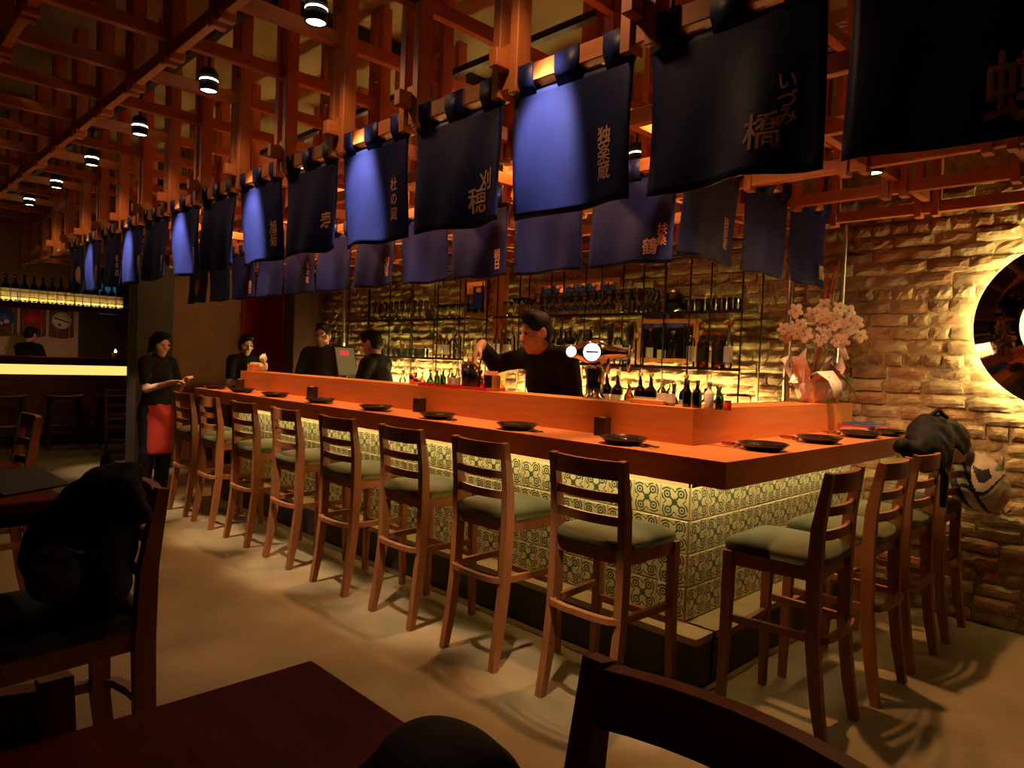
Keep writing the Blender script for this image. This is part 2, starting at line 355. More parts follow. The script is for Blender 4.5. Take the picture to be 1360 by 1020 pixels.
tag(link('brickwork', me, BR, wb), kind='stuff')

# pillars at the far end
bm = NB(); bx(bm, -7.75, -7.42, .10, .50, 0, CEIL, .008); tag(obj('pillar', bm, MT['darkwall']), 'square dark pillar behind the waitress at the end of the bar', 'pillar')
bm = NB(); bx(bm, -7.4, -7.1, 1.86, 2.2, 0, CEIL, .008); tag(obj('pillar', bm, MT['darkwood']), 'dark wooden pillar beside the bright red wall', 'pillar')

# ------------------------------------------------------------------ timber lattice under the ceiling
lat = thing('timber_lattice', 'orange cedar lattice of beams and paired posts hung under the ceiling', 'lattice', (0, 0, 0))
BW, BHt = .042, .064; ZL, ZU = 2.385, 2.805         # undersides: low layer over the bar, high layer everywhere
XA, XB = 1.75, -9.3; YB_ = 2.33
def shared_box(name, m, sx, sy, sz):
    bm = NB(); bx(bm, -sx/2, sx/2, -sy/2, sy/2, -sz/2, sz/2, .003); me = mesh_of(bm, False, name); me.materials.append(m); return me
bX = shared_box('beam', MT['cedar_x'], XA-XB+.3, BW, BHt)
bYl = shared_box('beam', MT['cedar_y'], BW, YB_-ROWF+.09, BHt); bYu = shared_box('beam', MT['cedar_y'], BW, YB_+3.3, BHt)
def put(name, me, loc, par=lat): o = link(name, me, None, par); o.location = loc; return o
for j in range(0, 6): put('beam', bX, ((XA+XB)/2, gy(j), ZL+BHt/2))
for j in range(6, 10): put('beam', bX, ((XA+XB)/2, gy(j), ZU+BHt/2))
bXf = shared_box('beam', MT['cedar_x'], 2.4, BW, BHt); put('beam', bXf, (XB+1.05, gy(5), ZU+BHt/2))
NI = range(-2, 17)
for i in NI:
    put('beam', bYl, (gx(i), (YB_+ROWF-.09)/2, ZL+BHt*1.5)); put('beam', bYu, (gx(i), (YB_-3.3)/2, ZU+BHt*1.5))
def post_mesh(z0):
    bm = NB()
    for s in (-1, 1): bx(bm, s*.045-.02, s*.045+.02, -.034, .034, z0, CEIL, .003)
    for zz in (z0+.10, ZU+.19):
        if zz > z0+.09 and zz < CEIL-.1: bx(bm, -.026, .026, -.026, .026, zz+.04, zz+.08)
    me = mesh_of(bm, False, 'post'); me.materials.append(MT['cedar_z']); return me
pl, pu = post_mesh(ZL-.022), post_mesh(ZU-.03)
for i in NI:
    for j in range(0, 10):
        if j > 5 and i > 14: continue
        # each post straddles its cross beam
        put('post', pl if j <= 5 else pu, (gx(i), gy(j)+(.0 if j else -.0), 0))
# ------------------------------------------------------------------ bar
TO, PO, LZ = .362, .225, .258          # tile face and plinth set back from the counter edge; plinth height
bar = thing('tiled_bar_front', 'tiled bar front with dark plinth and glowing strip under the counter', 'bar', (0, 0, 0))
bm = NB()
bx(bm, XEND+.12, -TO-.004, TO+.012, TO+.10, 0, HB-.107); bx(bm, -TO-.10, -TO-.012, TO+.012, WALLY-.035, 0, HB-.107)
obj('carcass', bm, MT['grout'], bar)
bm = NB(); bx(bm, XEND+.10, -PO, PO, TO+.02, 0, LZ-.03); bx(bm, -TO-.02, -PO, TO, WALLY-.035, 0, LZ-.03); obj('plinth', bm, MT['plinth'], bar)
bm = NB(); bx(bm, XEND+.09, -PO+.008, PO-.008, TO+.02, LZ-.03, LZ); bx(bm, -TO-.02, -PO+.008, TO, WALLY-.035, LZ-.03, LZ); obj('ledge', bm, MT['ledge'], bar)
bm = NB(); bx(bm, XEND+.10, -PO+.012, PO-.012, PO, 0, .03); bx(bm, -PO, -PO+.012, PO-.012, WALLY-.035, 0, .03); obj('plinth_trim', bm, MT['steel'], bar)
clad = obj('tile_backing', (lambda b: (bx(b, XEND+.12, -TO-.002, TO+.004, TO+.014, LZ, HB-.107), bx(b, -TO-.014, -TO-.004, TO+.004, WALLY-.035, LZ, HB-.107), b)[-1])(NB()), MT['grout'], bar)
TS, TG = .148, .153
def tile_mesh():
    bm = NB(); h = TS/2; b = .004; uvl = bm.loops.layers.uv.new('UVMap')
    f0 = [bm.verts.new((x, -.005, z)) for x, z in ((-h+b,-h+b),(h-b,-h+b),(h-b,h-b),(-h+b,h-b))]
    f1 = [bm.verts.new((x, -.002, z)) for x, z in ((-h,-h),(h,-h),(h,h),(-h,h))]; f2 = [bm.verts.new((v.co.x, .006, v.co.z)) for v in f1]
    fs = [bm.faces.new(f0)]
    for k in range(4):
        fs.append(bm.faces.new((f1[k], f1[(k+1) % 4], f0[(k+1) % 4], f0[k]))); fs.append(bm.faces.new((f2[k], f2[(k+1) % 4], f1[(k+1) % 4], f1[k])))
    for f in fs:
        for l in f.loops: l[uvl].uv = ((l.vert.co.x+h)/TS, (l.vert.co.z+h)/TS)
    me = mesh_of(bm, False, 'tile'); me.materials.append(MT['tile']); return me
TM = tile_mesh(); tl = []
for r in range(5):
    z = LZ+.004+TG*(r+.5)
    if z+TS/2 > HB-.095: continue
    for k in range(int((-TO-.002-XEND-.12)/TG)): tl.append((-TO-.004-TG*(k+.5), TO+.0025, z, 0))
    for k in range(int((WALLY-.04-TO)/TG)): tl.append((-TO-.0025, TO+.004+TG*(k+.5), z, math.pi/2))
tl.sort(key=lambda t: math.hypot(t[0]-CAM[0], t[1]-CAM[1]))
for n, (x, y, z, a) in enumerate(tl[:300]):
    o = link('tile', TM, None, clad); o.location = (x, y, z); o.rotation_euler = (0, 0, a)
if len(tl) > 300:
    bm = NB(); uvl = bm.loops.layers.uv.new('UVMap')
    for x, y, z, a in tl[300:]:
        n0 = len(bm.verts); tmp = bmesh.new(); tmp.from_mesh(TM); tmp.transform(Matrix.Translation((x, y, z)) @ Matrix.Rotation(a, 4, 'Z'))
        t2 = bpy.data.meshes.new('t'); tmp.to_mesh(t2); tmp.free(); bm.from_mesh(t2); bpy.data.meshes.remove(t2)
    tag(obj('tile_field', bm, MT['tile'], clad), kind='stuff')
# led strips under the counter
bm = NB(); bx(bm, XEND+.2, -TO+.05, .235, .25, HB-.118, HB-.106); bx(bm, -.25, -.235, .235, WALLY-.1, HB-.118, HB-.106); obj('led_strip', bm, MT['led'], bar)
# counter slabs (mitred), fascia and the upstand with its shelf
def extr(bm, poly, z0, z1, mi=0):
    a = [bm.verts.new((x, y, z0)) for x, y in poly]; b = [bm.verts.new((x, y, z1)) for x, y in poly]; n = len(poly)
    bm.faces.new(a[::-1]).material_index = mi; bm.faces.new(b).material_index = mi
    for k in range(n): bm.faces.new((a[k], a[(k+1) % n], b[(k+1) % n], b[k])).material_index = mi
top = thing('bar_counter', 'L-shaped orange wooden bar counter with raised shelf behind', 'bar counter', (0, 0, 0))
IN, UT, UD = .40, .168, .377
bm = NB(); extr(bm, [(XEND, 0), (0, 0), (-.62, .62), (XEND, .62)], HB-.106, HB); obj('counter_slab', bm, MT['bartop_x'], top)
bm = NB(); extr(bm, [(0, 0), (0, WALLY-.035), (-.62, WALLY-.035), (-.62, .62)], HB-.106, HB); obj('counter_slab', bm, MT['bartop_y'], top)
bm = NB(); extr(bm, [(XEND+.12, UD), (-UD, UD), (-UD-.24, UD+.24), (XEND+.12, UD+.24)], HB, HB+UT); obj('upstand', bm, MT['bartop_x'], top)
bm = NB(); extr(bm, [(-UD, UD), (-UD, WALLY-.035), (-UD-.24, WALLY-.035), (-UD-.24, UD+.24)], HB, HB+UT); obj('upstand', bm, MT['bartop_y'], top)
# inner work bench and back counter
bm = NB(); bx(bm, XEND+.2, -.9, .62, .9, 0, .88); tag(obj('work_bench', bm, MT['steel']), 'steel work bench behind the bar counter', 'bench')
BCZ = 1.0
bm = NB(); bx(bm, -6.3, -.98, 1.92, WALLY-.035, 0, BCZ-.04); o = tag(obj('back_counter', bm, MT['darkwood']), 'low dark back counter under the bottle shelves', 'counter')
bm = NB(); bx(bm, -6.32, -.96, 1.90, WALLY-.035, BCZ-.04, BCZ); obj('worktop', bm, MT['bartop_x'], o)

# ------------------------------------------------------------------ bar stool
def rounded_pad(w0, w1, d, z0, z1, n=14, crown=.35):
    """cushion: w0 rear width, w1 front width, y from 0..d"""
    bm = NB(); g = {}
    ts = [(-math.cos(math.pi*i/n)) for i in range(n+1)]
    for s in (0, 1):
        for i, a in enumerate(ts):
            for j, b in enumerate(ts):
                # square to rounded square
                e = 6; m_ = (abs(a)**e+abs(b)**e)**(1/e); q = max(abs(a), abs(b)); k = q/m_ if m_ else 1
                X_, Y_ = a*k, b*k; t = max(0, 1-q**2.2)
                w = w0+(w1-w0)*(Y_*.5+.5)
                zz = (z0+(z1-z0)*(.35+.65*t**.5)) if s else z0
                g[s, i, j] = bm.verts.new((X_*w/2, d*(Y_*.5+.5), zz)) if (s or not (i in (0, n) or j in (0, n))) else None
    for i in range(n+1):
        for j in range(n+1):
            if g[0, i, j] is None: v = g[1, i, j].co; g[0, i, j] = bm.verts.new((v.x*.97, v.y, z0))
    for i in range(n):
        for j in range(n):
            bm.faces.new((g[1,i,j], g[1,i+1,j], g[1,i+1,j+1], g[1,i,j+1])); bm.faces.new((g[0,i,j+1], g[0,i+1,j+1], g[0,i+1,j], g[0,i,j]))
    ring = [(i, 0) for i in range(n)]+[(n, j) for j in range(n)]+[(i, n) for i in range(n, 0, -1)]+[(0, j) for j in range(n, 0, -1)]
    for k in range(len(ring)):
        a, b = ring[k], ring[(k+1) % len(ring)]
        bm.faces.new((g[0, a[0], a[1]], g[0, b[0], b[1]], g[1, b[0], b[1]], g[1, a[0], a[1]]))
    return bm
def make_stool(name, label, sh=.755, bt=1.045, cush='cushion', wmat='stool', rest=.41, group='wooden bar stools along the bar', cat='bar stool'):
    t = thing(name, label, cat, (0, 0, 0), 0, group); Z, Xm, Ym = MT[wmat+'_z'], MT[wmat+'_x'], MT[wmat+'_y']
    hw, hf = .175, .195; fz = sh-.072
    b = rounded_pad(.385, .425, .41, fz, sh); b.transform(Matrix.Translation((0, -.185, 0))); obj('cushion', b, MT[cush], t, True)
    bm = NB()
    for s in (-1, 1): sweep(bm, [(s*(hw-.005), -.15, fz-.028), (s*(hf-.005), .17, fz-.028)], (.024, .055), (1, 0, 0))
    sweep(bm, [(-hf, .182, fz-.028), (hf, .182, fz-.028)], (.024, .055), (0, 1, 0)); sweep(bm, [(-hw, -.15, fz-.028), (hw, -.15, fz-.028)], (.024, .055), (0, 1, 0))
    obj('seat_frame', bm, Xm, t)
    for s in (-1, 1):
        bm = NB(); sweep(bm, [(s*(hf+.012), .185, 0), (s*hf, .182, fz*.6), (s*hf, .18, fz)], [(.030, .030), (.038, .038), (.04, .04)]); obj('leg', bm, Z, t)
        bm = NB(); pts = [(s*(hw+.004), -.215, 0), (s*hw, -.185, fz*.25), (s*hw, -.160, fz*.55), (s*hw, -.152, fz*.95), (s*hw, -.158, sh+.08), (s*hw, -.172, sh+(bt-sh)*.6), (s*hw, -.190, bt)]
        sweep(bm, pts, [(.034, .034), (.036, .044), (.036, .048), (.036, .052), (.036, .046), (.034, .038), (.032, .030)]); obj('back_leg', bm, Z, t)
    def curved(z0, z1, y0, dep, th):
        bm = NB(); n = 8; A = []
        for i in range(n+1):
            a = -1+2*i/n; y = y0-dep*(1-a*a); A.append([bm.verts.new((a*(hw-.012), y+dy, z)) for dy, z in ((-th/2, z0), (th/2, z0), (th/2, z1), (-th/2, z1))])
        for p, q in zip(A, A[1:]):
            for k in range(4): bm.faces.new((p[k], q[k], q[(k+1) % 4], p[(k+1) % 4]))
        bm.faces.new(A[0]); bm.faces.new(A[-1][::-1]); return bm
    h = bt-sh
    obj('top_rail', curved(bt-.078, bt-.004, -.182, .032, .024), Xm, t)
    obj('slat', curved(sh+h*.42, sh+h*.42+.036, -.166, .030, .016), Xm, t)
    obj('slat', curved(sh+h*.09, sh+h*.09+.038, -.157, .028, .016), Xm, t)
    bm = NB()
    for s in (-1, 1): sweep(bm, [(s*(hw-.002), -.17, rest), (s*hf, .18, rest)], (.022, .030))
    sweep(bm, [(-hf, .182, rest-.07), (hf, .182, rest-.07)], (.024, .030), (0, 1, 0))
    sweep(bm, [(-hw*math.cos(0), -.165, rest), (-hw*.82, -.195, rest), (-hw*.4, -.208, rest), (hw*.4, -.208, rest), (hw*.82, -.195, rest), (hw, -.165, rest)], (.024, .028), (0, 0, 1))
    obj('footrest', bm, Ym, t)
    return t
proto = make_stool('bar_stool', 'olive-cushioned wooden bar stool nearest the bar corner on the long side')
FX = [-.49, -1.14, -1.775, -2.435, -3.10, -3.765, -4.42, -4.98]
for k, x in enumerate(FX):
    o = proto if k == 0 else copy_tree(proto)
    o.location = (x, -.045, 0); o.rotation_euler = (0, 0, [.02, -.01, .0, .015, -.02, .01, .0, .02][k])
    if k: o['label'] = 'olive-cushioned wooden bar stool, %s from the bar corner along the long side' % ORD[k]
for k, (y, a) in enumerate([(.40, .04), (.955, .0), (1.45, -.02), (2.02, .02)]):
    o = copy_tree(proto); o.location = (.10+.015*(k > 0), y, 0); o.rotation_euler = (0, 0, math.pi/2+a)
    o['label'] = ['olive-cushioned wooden bar stool at the short end, nearest the bar corner', 'olive-cushioned wooden bar stool at the short end, second from the bar corner',
                  'wooden bar stool at the short end with a black bag behind its back', 'wooden bar stool at the short end against the brick wall'][k]
    o['group'] = 'wooden bar stools at the short end'

# ------------------------------------------------------------------ noren cloths
CH = {}
def char_mesh(c):
    if c not in CH:
        cu = bpy.data.curves.new('txt', 'FONT'); cu.body = c; cu.size = 1; cu.align_x = 'CENTER'; cu.align_y = 'CENTER'; cu.resolution_u = 2; cu.offset = .0 if c in '橋鶴穂蝶蔵楽菊桑' else .014
        o = bpy.data.objects.new('txt', cu); COL.objects.link(o); bpy.context.view_layer.update()
        dg = bpy.context.evaluated_depsgraph_get(); me = o.evaluated_get(dg).to_mesh()
        v = [tuple(p.co) for p in me.vertices]; f = [tuple(p.vertices) for p in me.polygons]
        o.evaluated_get(dg).to_mesh_clear(); bpy.data.objects.remove(o); bpy.data.curves.remove(cu)
        if v:
            xs = [p[0] for p in v]; ys = [p[1] for p in v]; cx, cy = (min(xs)+max(xs))/2, (min(ys)+max(ys))/2
            v = [(p[0]-cx, p[1]-cy) for p in v]
        CH[c] = (v, f)
    return CH[c]
NW, NH = .515, .435                       # cloth body under the beam
def make_noren(label, group, loc, rz, glyphs, seed, zbeam, flare=0.0, disc=None, bot=1.925):
    r = random.Random(seed); ph = r.uniform(0, 6.28); ph2 = r.uniform(0, 6.28); amp = r.uniform(.008, .018); fl = r.uniform(-.012, .012)
    t = thing('noren', label, 'noren', loc, rz, group)
    ztop = zbeam-.018; NHl = ztop-bot
    def wave(x, s):      # s: 0 at the beam .. 1 at the hem
        a = x/NW
        y = s*(amp*math.sin(a*7+ph) + amp*.6*math.sin(a*13+ph2+2*s)) + .012*s*math.sin(3*s+ph2)
        y += flare*s*s*max(0, -a)*1.6
        xx = x*(1-.03*s*(1-s)) + fl*s - flare*.55*s*s*max(0, -a*2)**2
        return xx, y
    bm = NB(); nx, nz = 22, 18; g = {}
    for i in range(nx+1):
        for j in range(nz+1):
            s = j/nz; x = -NW/2+NW*i/nx; xx, y = wave(x, s); sag = .010*math.sin(math.pi*i/nx*2.5+ph)*s
            g[i, j] = bm.verts.new((xx, y, ztop-NHl*s+sag*.5))
    for i in range(nx):
        for j in range(nz): bm.faces.new((g[i, j+1], g[i+1, j+1], g[i+1, j], g[i, j]))
    c_ = obj('cloth', bm, MT['noren'], t, True); md = c_.modifiers.new('thick', 'SOLIDIFY'); md.thickness = .003; md.offset = 0
    tw = .105
    for cx in (-NW/2+tw/2, 0, NW/2-tw/2):
        bm = NB(); hb = BW/2+.004; zt = zbeam+BHt+.004
        path = [(-.001, ztop-.02), (-hb*.8, zbeam-.004), (-hb, zbeam+.01), (-hb, zt-.004), (0, zt), (hb, zt-.004), (hb, zbeam+.01), (hb*.8, zbeam-.004), (.002, ztop-.02)]
        L_ = [bm.verts.new((cx-tw/2, y, z)) for y, z in path]; R_ = [bm.verts.new((cx+tw/2, y, z)) for y, z in path]
        for k in range(len(path)-1): bm.faces.new((L_[k], R_[k], R_[k+1], L_[k+1]))
        q = obj('tab', bm, MT['noren'], t, True); md = q.modifiers.new('thick', 'SOLIDIFY'); md.thickness = .003; md.offset = 0
    if glyphs or disc:
        bm = NB()
        for ch, gxx, gz, sz in glyphs:
            v, f = char_mesh(ch)
            if not v: continue
            for kc, (ox, oz) in enumerate(((0, 0), (.028, .006), (.012, .03))):
                V = []
                for a, b in v:
                    X_, Z_ = gxx+(a+ox)*sz*1.08, bot+gz+(b+oz)*sz*1.08; s = (ztop-Z_)/NHl; xx, y = wave(X_, s); V.append(bm.verts.new((xx, y-.0035-.0003*kc, Z_)))
                for q in f:
                    try: bm.faces.new([V[i] for i in q])
                    except ValueError: pass
        if disc:
            dx, dz, dr = disc; cv = [bm.verts.new((wave(dx+dr*math.cos(a), .6)[0], wave(dx+dr*math.cos(a), 1-(dz+dr*math.sin(a))/NHl)[1]-.006, bot+dz+dr*math.sin(a))) for a in [2*math.pi*k/24 for k in range(24)]]
            bm.faces.new(cv)
        bmesh.ops.recalc_face_normals(bm, faces=bm.faces[:])
        obj('lettering', bm, MT['print'], t)
    return t
def col(s, x, z, size, step=1.0): return [(c, x, z-k*size*step, size) for k, c in enumerate(s)]
LT = {'izumi': col('いづみ', .165, .235, .048, .95)+[('橋', .105, .115, .095)], 'koma': col('独楽蔵', .155, .215, .056, .98), 'kari': [('刈', .17, .165, .075), ('穂', .125, .095, .095)],
      'mori': col('杜の蔵', .155, .24, .055, 1.15), 'asahi': col('朝日', .165, .14, .062, 1.0), 'kiku': col('旭菊', .16, .18, .07, 1.0), 'fuso': col('扶桑', .195, .165, .055, 1.0)+[('鶴', .13, .085, .08)],
      'tsuru': [('鶴', .21, .10, .10)], 'koto': col('寿', .15, .15, .085), 'big': [('蝶', ony((1362, 112), ROWF)[0]-gx(-1)-G/2, ony((1362, 112), ROWF)[2]-1.925, .15)]}
FR = ['big', 'izumi', 'koma', 'kari', 'mori', 'koto', 'kiku', '', 'asahi', 'asahi', 'kiku', 'mori', 'kiku', None]
for n, i in enumerate(range(-1, 13)):
    if FR[n] is None: gl, dc = [], (.06, .17, .085)
    else: gl, dc = LT.get(FR[n], []), None
    make_noren('navy noren in the aisle-side row, %s from the brick wall end' % ORD[n], 'noren cloths of the aisle-side row', (gx(i)-G/2+G, ROWF, 0) if False else (gx(i)+G/2, ROWF, 0), 0, gl, 100+n, ZL, .055 if i == 1 else (.02 if n % 2 == 0 else 0), dc)
IRW = ['fuso', '', 'asahi', '', 'kiku', '', 'mori', '', 'asahi', '', None]
for n in range(11):
    gl, dc = (LT.get(IRW[n], []), None) if IRW[n] is not None else ([], (.0, .17, .09))
    make_noren('navy noren above the bar shelf, %s from the bar corner' % ORD[n], 'noren cloths of the row above the bar shelf', (gx(n+1)-G/2, ROWI, 0), 0, gl, 300+n, ZL, .0, dc)
for n in range(3):
    make_noren('navy noren over the short end of the bar, %s from the brick wall' % ORD[2-n], 'noren cloths over the short end of the bar', (gx(1), ROWI+G*(n+.5), 0), math.pi/2, LT.get(['koma', '', 'tsuru'][n], []), 500+n, ZL+BHt, 0, None, 1.965)
# ------------------------------------------------------------------ back bar: rods, glass shelves, mirrors, glowing strips
SZ1, SZ2, SYF, SYB = 1.43, 1.83, 2.02, 2.31
def rack(label, xa, xb, n):
    t = thing('shelf_rack', label, 'shelf', (0, 0, 0), 0, 'glass shelf racks of the back bar')
    bm = NB()
    for x in np.linspace(xa, xb, n):
        for y in (SYF, SYB): tube(bm, [(x, y, BCZ), (x, y, 2.30)], .0065, 6)
    obj('rods', bm, MT['railing'], t)
    for z in (SZ1, SZ2):
        bm = NB(); bx(bm, min(xa, xb)-.02, max(xa, xb)+.02, SYF-.02, SYB+.015, z-.008, z); obj('shelf', bm, MT['shelfglass'], t)
        bm = NB(); bx(bm, min(xa, xb)-.02, max(xa, xb)+.02, SYF-.026, SYF-.02, z-.020, z+.001); obj('shelf_edge', bm, MT['railing'], t)
    bm = NB()
    for y in (SYF, SYB): bx(bm, min(xa, xb), max(xa, xb), y-.006, y+.006, 2.29, 2.302)
    obj('top_rail', bm, MT['railing'], t)
    return t
rk1 = rack('glass shelf rack on thin rods nearer the brick corner', -1.02, -3.46, 7); rk2 = rack('glass shelf rack on thin rods nearer the red wall', -3.92, -6.05, 6)
bm = NB(); bx(bm, -3.46, -1.02, 2.20, 2.215, BCZ, BCZ+.015); tag(obj('glow_strip', bm, MT['ledback']), 'yellow light strip along the back counter below the nearer rack', 'light strip')
bm = NB(); bx(bm, -6.05, -3.92, 2.20, 2.215, BCZ, BCZ+.015); tag(obj('glow_strip', bm, MT['ledback']), 'yellow light strip along the back counter below the farther rack', 'light strip')
def mirror_panel(label, x0, x1, z0, z1, fw=.03):
    t = thing('wall_mirror', label, 'mirror', (0, 0, 0), 0); y = WALLY-.034
    bm = NB(); bx(bm, x0+fw, x1-fw, y-.004, y+.010, z0+fw, z1-fw); obj('mirror_glass', bm, MT['mirror'], t)
    bm = NB()
    for b in ((x0, x0+fw, z0, z1), (x1-fw, x1, z0, z1), (x0+fw, x1-fw, z0, z0+fw), (x0+fw, x1-fw, z1-fw, z1)): bx(bm, b[0], b[1], y-.016, y+.012, b[2], b[3])
    obj('frame', bm, MT['cedar_z'], t)
mirror_panel('wood-framed wall mirror behind the bottles by the beer tap', ony((930, 440), WALLY)[0]-.55, ony((930, 440), WALLY)[0], 1.46, 1.80)
mirror_panel('wood-framed wall mirror above the row of wine glasses', ony((828, 365), WALLY)[0]-.95, ony((828, 365), WALLY)[0], 1.86, 2.16)
mirror_panel('small wood-framed wall mirror between the two glass racks', ony((650, 420), WALLY)[0]-.36, ony((650, 420), WALLY)[0], 1.87, 2.25)
bm = NB(); bx(bm, -3.70, -3.60, 2.2, 2.3, BCZ, 2.6, .006); tag(obj('timber_post', bm, MT['cedar_z']), 'wooden post standing between the two glass racks', 'post')
bm = NB(); tube(bm, [(-6.2, 2.05, BCZ), (-6.2, 2.05, CEIL)], .028, 10); tag(obj('steel_pole', bm, MT['steel']), 'round steel pole at the far end of the glass racks', 'pole')
bm = NB(); tube(bm, [(-.80, 2.27, 0), (-.80, 2.27, CEIL)], .022, 10); tag(obj('conduit_pipe', bm, MT['steel']), 'thin pipe running up the brick wall beside the glass rack', 'pipe')
bm = NB(); tube(bm, [(-.46, 2.28, HB+UT), (-.46, 2.28, CEIL)], .014, 8); tag(obj('conduit_pipe', bm, MT['steel']), 'thin pipe running up the brick wall behind the orchids', 'pipe')

# ------------------------------------------------------------------ bottles and glasses
def prof_bottle(h, r, neck=.34, shoulder=.62, nr=.30):
    return [(0, .0), (r*.93, .0), (r, .008), (r, h*shoulder), (r*.86, h*(shoulder+.06)), (r*nr*1.2, h*(1-neck*.72)), (r*nr, h*(1-neck*.5)), (r*nr, h*.955), (r*nr*1.15, h*.955), (r*nr*1.15, h*.985)]
def bottle(kind, label, group, loc):
    h, r, gm, lab, cap, neck, sh, nr = BK[kind]
    t = thing('bottle', label, 'bottle', loc, random.uniform(0, 6), group); key = kind
    if key not in BMESH:
        bm = NB(); p = prof_bottle(h, r, neck, sh, nr); lathe(bm, p, 14); a = mesh_of(bm, False, 'bottle'); a.materials.append(MT[gm])
        bm = NB(); lathe(bm, [(r*nr*1.22, h*.93), (r*nr*1.22, h), (0, h)], 10); b = mesh_of(bm, False, 'cap'); b.materials.append(MT[cap])
        c = None
        if lab: bm = NB(); lathe(bm, [(r*1.012, h*sh*.22), (r*1.012, h*sh*.86)], 14); c = mesh_of(bm, False, 'label'); c.materials.append(MT[lab])
        BMESH[key] = (a, b, c)
    a, b, c = BMESH[key]
    link('body', a, None, t); link('cap', b, None, t)
    if c: link('paper_label', c, None, t)
    return t
BMESH = {}
BK = {'clear': (.29, .038, 'glass', None, 'steel', .36, .60, .32), 'clearlab': (.28, .038, 'glass', 'cream', 'black', .36, .60, .32), 'green': (.30, .040, 'greenglass', 'cream', 'black', .36, .6, .32),
      'dark': (.30, .038, 'darkglass', 'cream', 'black', .40, .56, .34), 'brown': (.37, .047, 'darkglass', 'cream', 'gold', .36, .60, .30), 'amber': (.30, .040, 'amber', 'cream', 'gold', .36, .6, .32),
      'yellow': (.27, .036, 'yellowglass', 'white', 'gold', .36, .6, .34), 'teal': (.26, .036, 'tealglass', 'cream', 'blue', .36, .6, .32), 'square': (.25, .044, 'amber', 'black', 'red', .30, .68, .34),
      'slim': (.32, .030, 'glass', 'white', 'red', .42, .55, .36), 'smallgreen': (0.109, 0.019, 'greenglass', None, 'steel', .45, .5, .36), 'smalldark': (0.129, 0.022, 'darkglass', None, 'black', .42, .52, .36),
      'frost': (0.116, 0.022, 'whitebottle', None, 'black', .36, .6, .4), 'smallclear': (0.122, 0.023, 'glass', 'white', 'steel', .40, .55, .38), 'vodka': (.31, .042, 'glass', None, 'steel', .30, .66, .30)}
KW = {'clear': 'clear glass bottle', 'clearlab': 'clear bottle with cream label', 'green': 'dark green bottle with cream label', 'dark': 'dark wine bottle', 'brown': 'tall brown sake bottle', 'amber': 'amber spirit bottle',
      'yellow': 'pale yellow bottle', 'teal': 'teal gin bottle', 'square': 'amber bottle with black label and red cap', 'slim': 'slim clear bottle with red cap', 'vodka': 'broad clear bottle with steel cap'}
def row_px(items, z, y, where, group):
    for kx, kind in items:
        p = ony((kx, 450), y); bottle(kind, '%s %s' % (KW[kind], where), group, (p[0], y+random.uniform(-.015, .015), z))
row_px([(606, 'vodka'), (660, 'slim'), (673, 'clearlab'), (719, 'clearlab'), (732, 'green'), (745, 'dark'), (758, 'green'), (771, 'clearlab'), (784, 'dark'), (820, 'slim'), (834, 'teal'), (850, 'clear'),
        (919, 'slim'), (936, 'square'), (953, 'square'), (969, 'slim')], SZ1, 2.09, 'on the middle glass shelf', 'bottles on the middle glass shelf')
row_px([(583, 'yellow'), (592, 'yellow'), (601, 'clear'), (668, 'clear'), (678, 'vodka'), (712, 'square'), (738, 'clear'), (752, 'amber')], SZ1, 2.23, 'at the back of the middle shelf', 'bottles at the back of the middle shelf')
row_px([(808, 'brown'), (823, 'brown'), (838, 'amber'), (853, 'brown'), (868, 'brown'), (883, 'amber'), (898, 'dark'), (913, 'brown')], BCZ, 2.00, 'on the back counter', 'bottles on the back counter')
row_px([(520, 'clear'), (536, 'clearlab'), (549, 'amber'), (562, 'yellow'), (575, 'green'), (588, 'yellow'), (601, 'clearlab'), (668, 'yellow'), (744, 'amber'), (757, 'yellow'), (770, 'clear'), (925, 'yellow'), (941, 'clearlab'), (957, 'dark')], BCZ, 2.11, 'low against the glowing strip', 'bottles low against the glowing strip')
# stemmed glasses and tumblers
def glass_mesh(kind):
    bm = NB()
    if kind == 'wine': lathe(bm, [(0, .0), (.032, .001), (.030, .005), (.006, .012), (.0045, .085), (.012, .098), (.032, .12), (.038, .15), (.036, .175), (.032, .195), (.0305, .195), (.0345, .172), (.036, .15), (.030, .122), (0, .104)], 14)
    if kind == 'martini': lathe(bm, [(0, 0), (.036, .001), (.034, .005), (.006, .012), (.0045, .10), (.008, .108), (.052, .165), (.0505, .166), (0, .113)], 14)
    if kind == 'coupe': lathe(bm, [(0, 0), (.036, .001), (.034, .005), (.006, .012), (.0045, .085), (.018, .098), (.044, .118), (.050, .14), (.0485, .14), (.042, .12), (0, .102)], 14)
    if kind == 'tumbler': lathe(bm, [(0, .0), (.030, 0), (.036, .09), (.0345, .09), (.029, .008), (0, .008)], 14)
    if kind == 'flute': lathe(bm, [(0, 0), (.028, .001), (.026, .005), (.005, .012), (.004, .07), (.018, .10), (.022, .16), (.019, .21), (.0178, .21), (.0205, .16), (0, .085)], 12)
    if kind == 'shot': lathe(bm, [(0, 0), (.020, 0), (.026, .075), (.0248, .075), (.019, .01), (0, .01)], 12)
    if kind == 'bowl': lathe(bm, [(0, 0), (.04, 0), (.07, .03), (.085, .07), (.083, .07), (.067, .032), (.038, .005), (0, .005)], 16)
    me = mesh_of(bm, True, kind); me.materials.append(MT['glass']); return me
GM = {k: glass_mesh(k) for k in ('wine', 'martini', 'coupe', 'tumbler', 'flute', 'shot', 'bowl')}
GN = {'wine': 'wine_glass', 'martini': 'martini_glass', 'coupe': 'coupe_glass', 'tumbler': 'tumbler', 'flute': 'champagne_flute', 'shot': 'shot_glass', 'bowl': 'glass_bowl'}
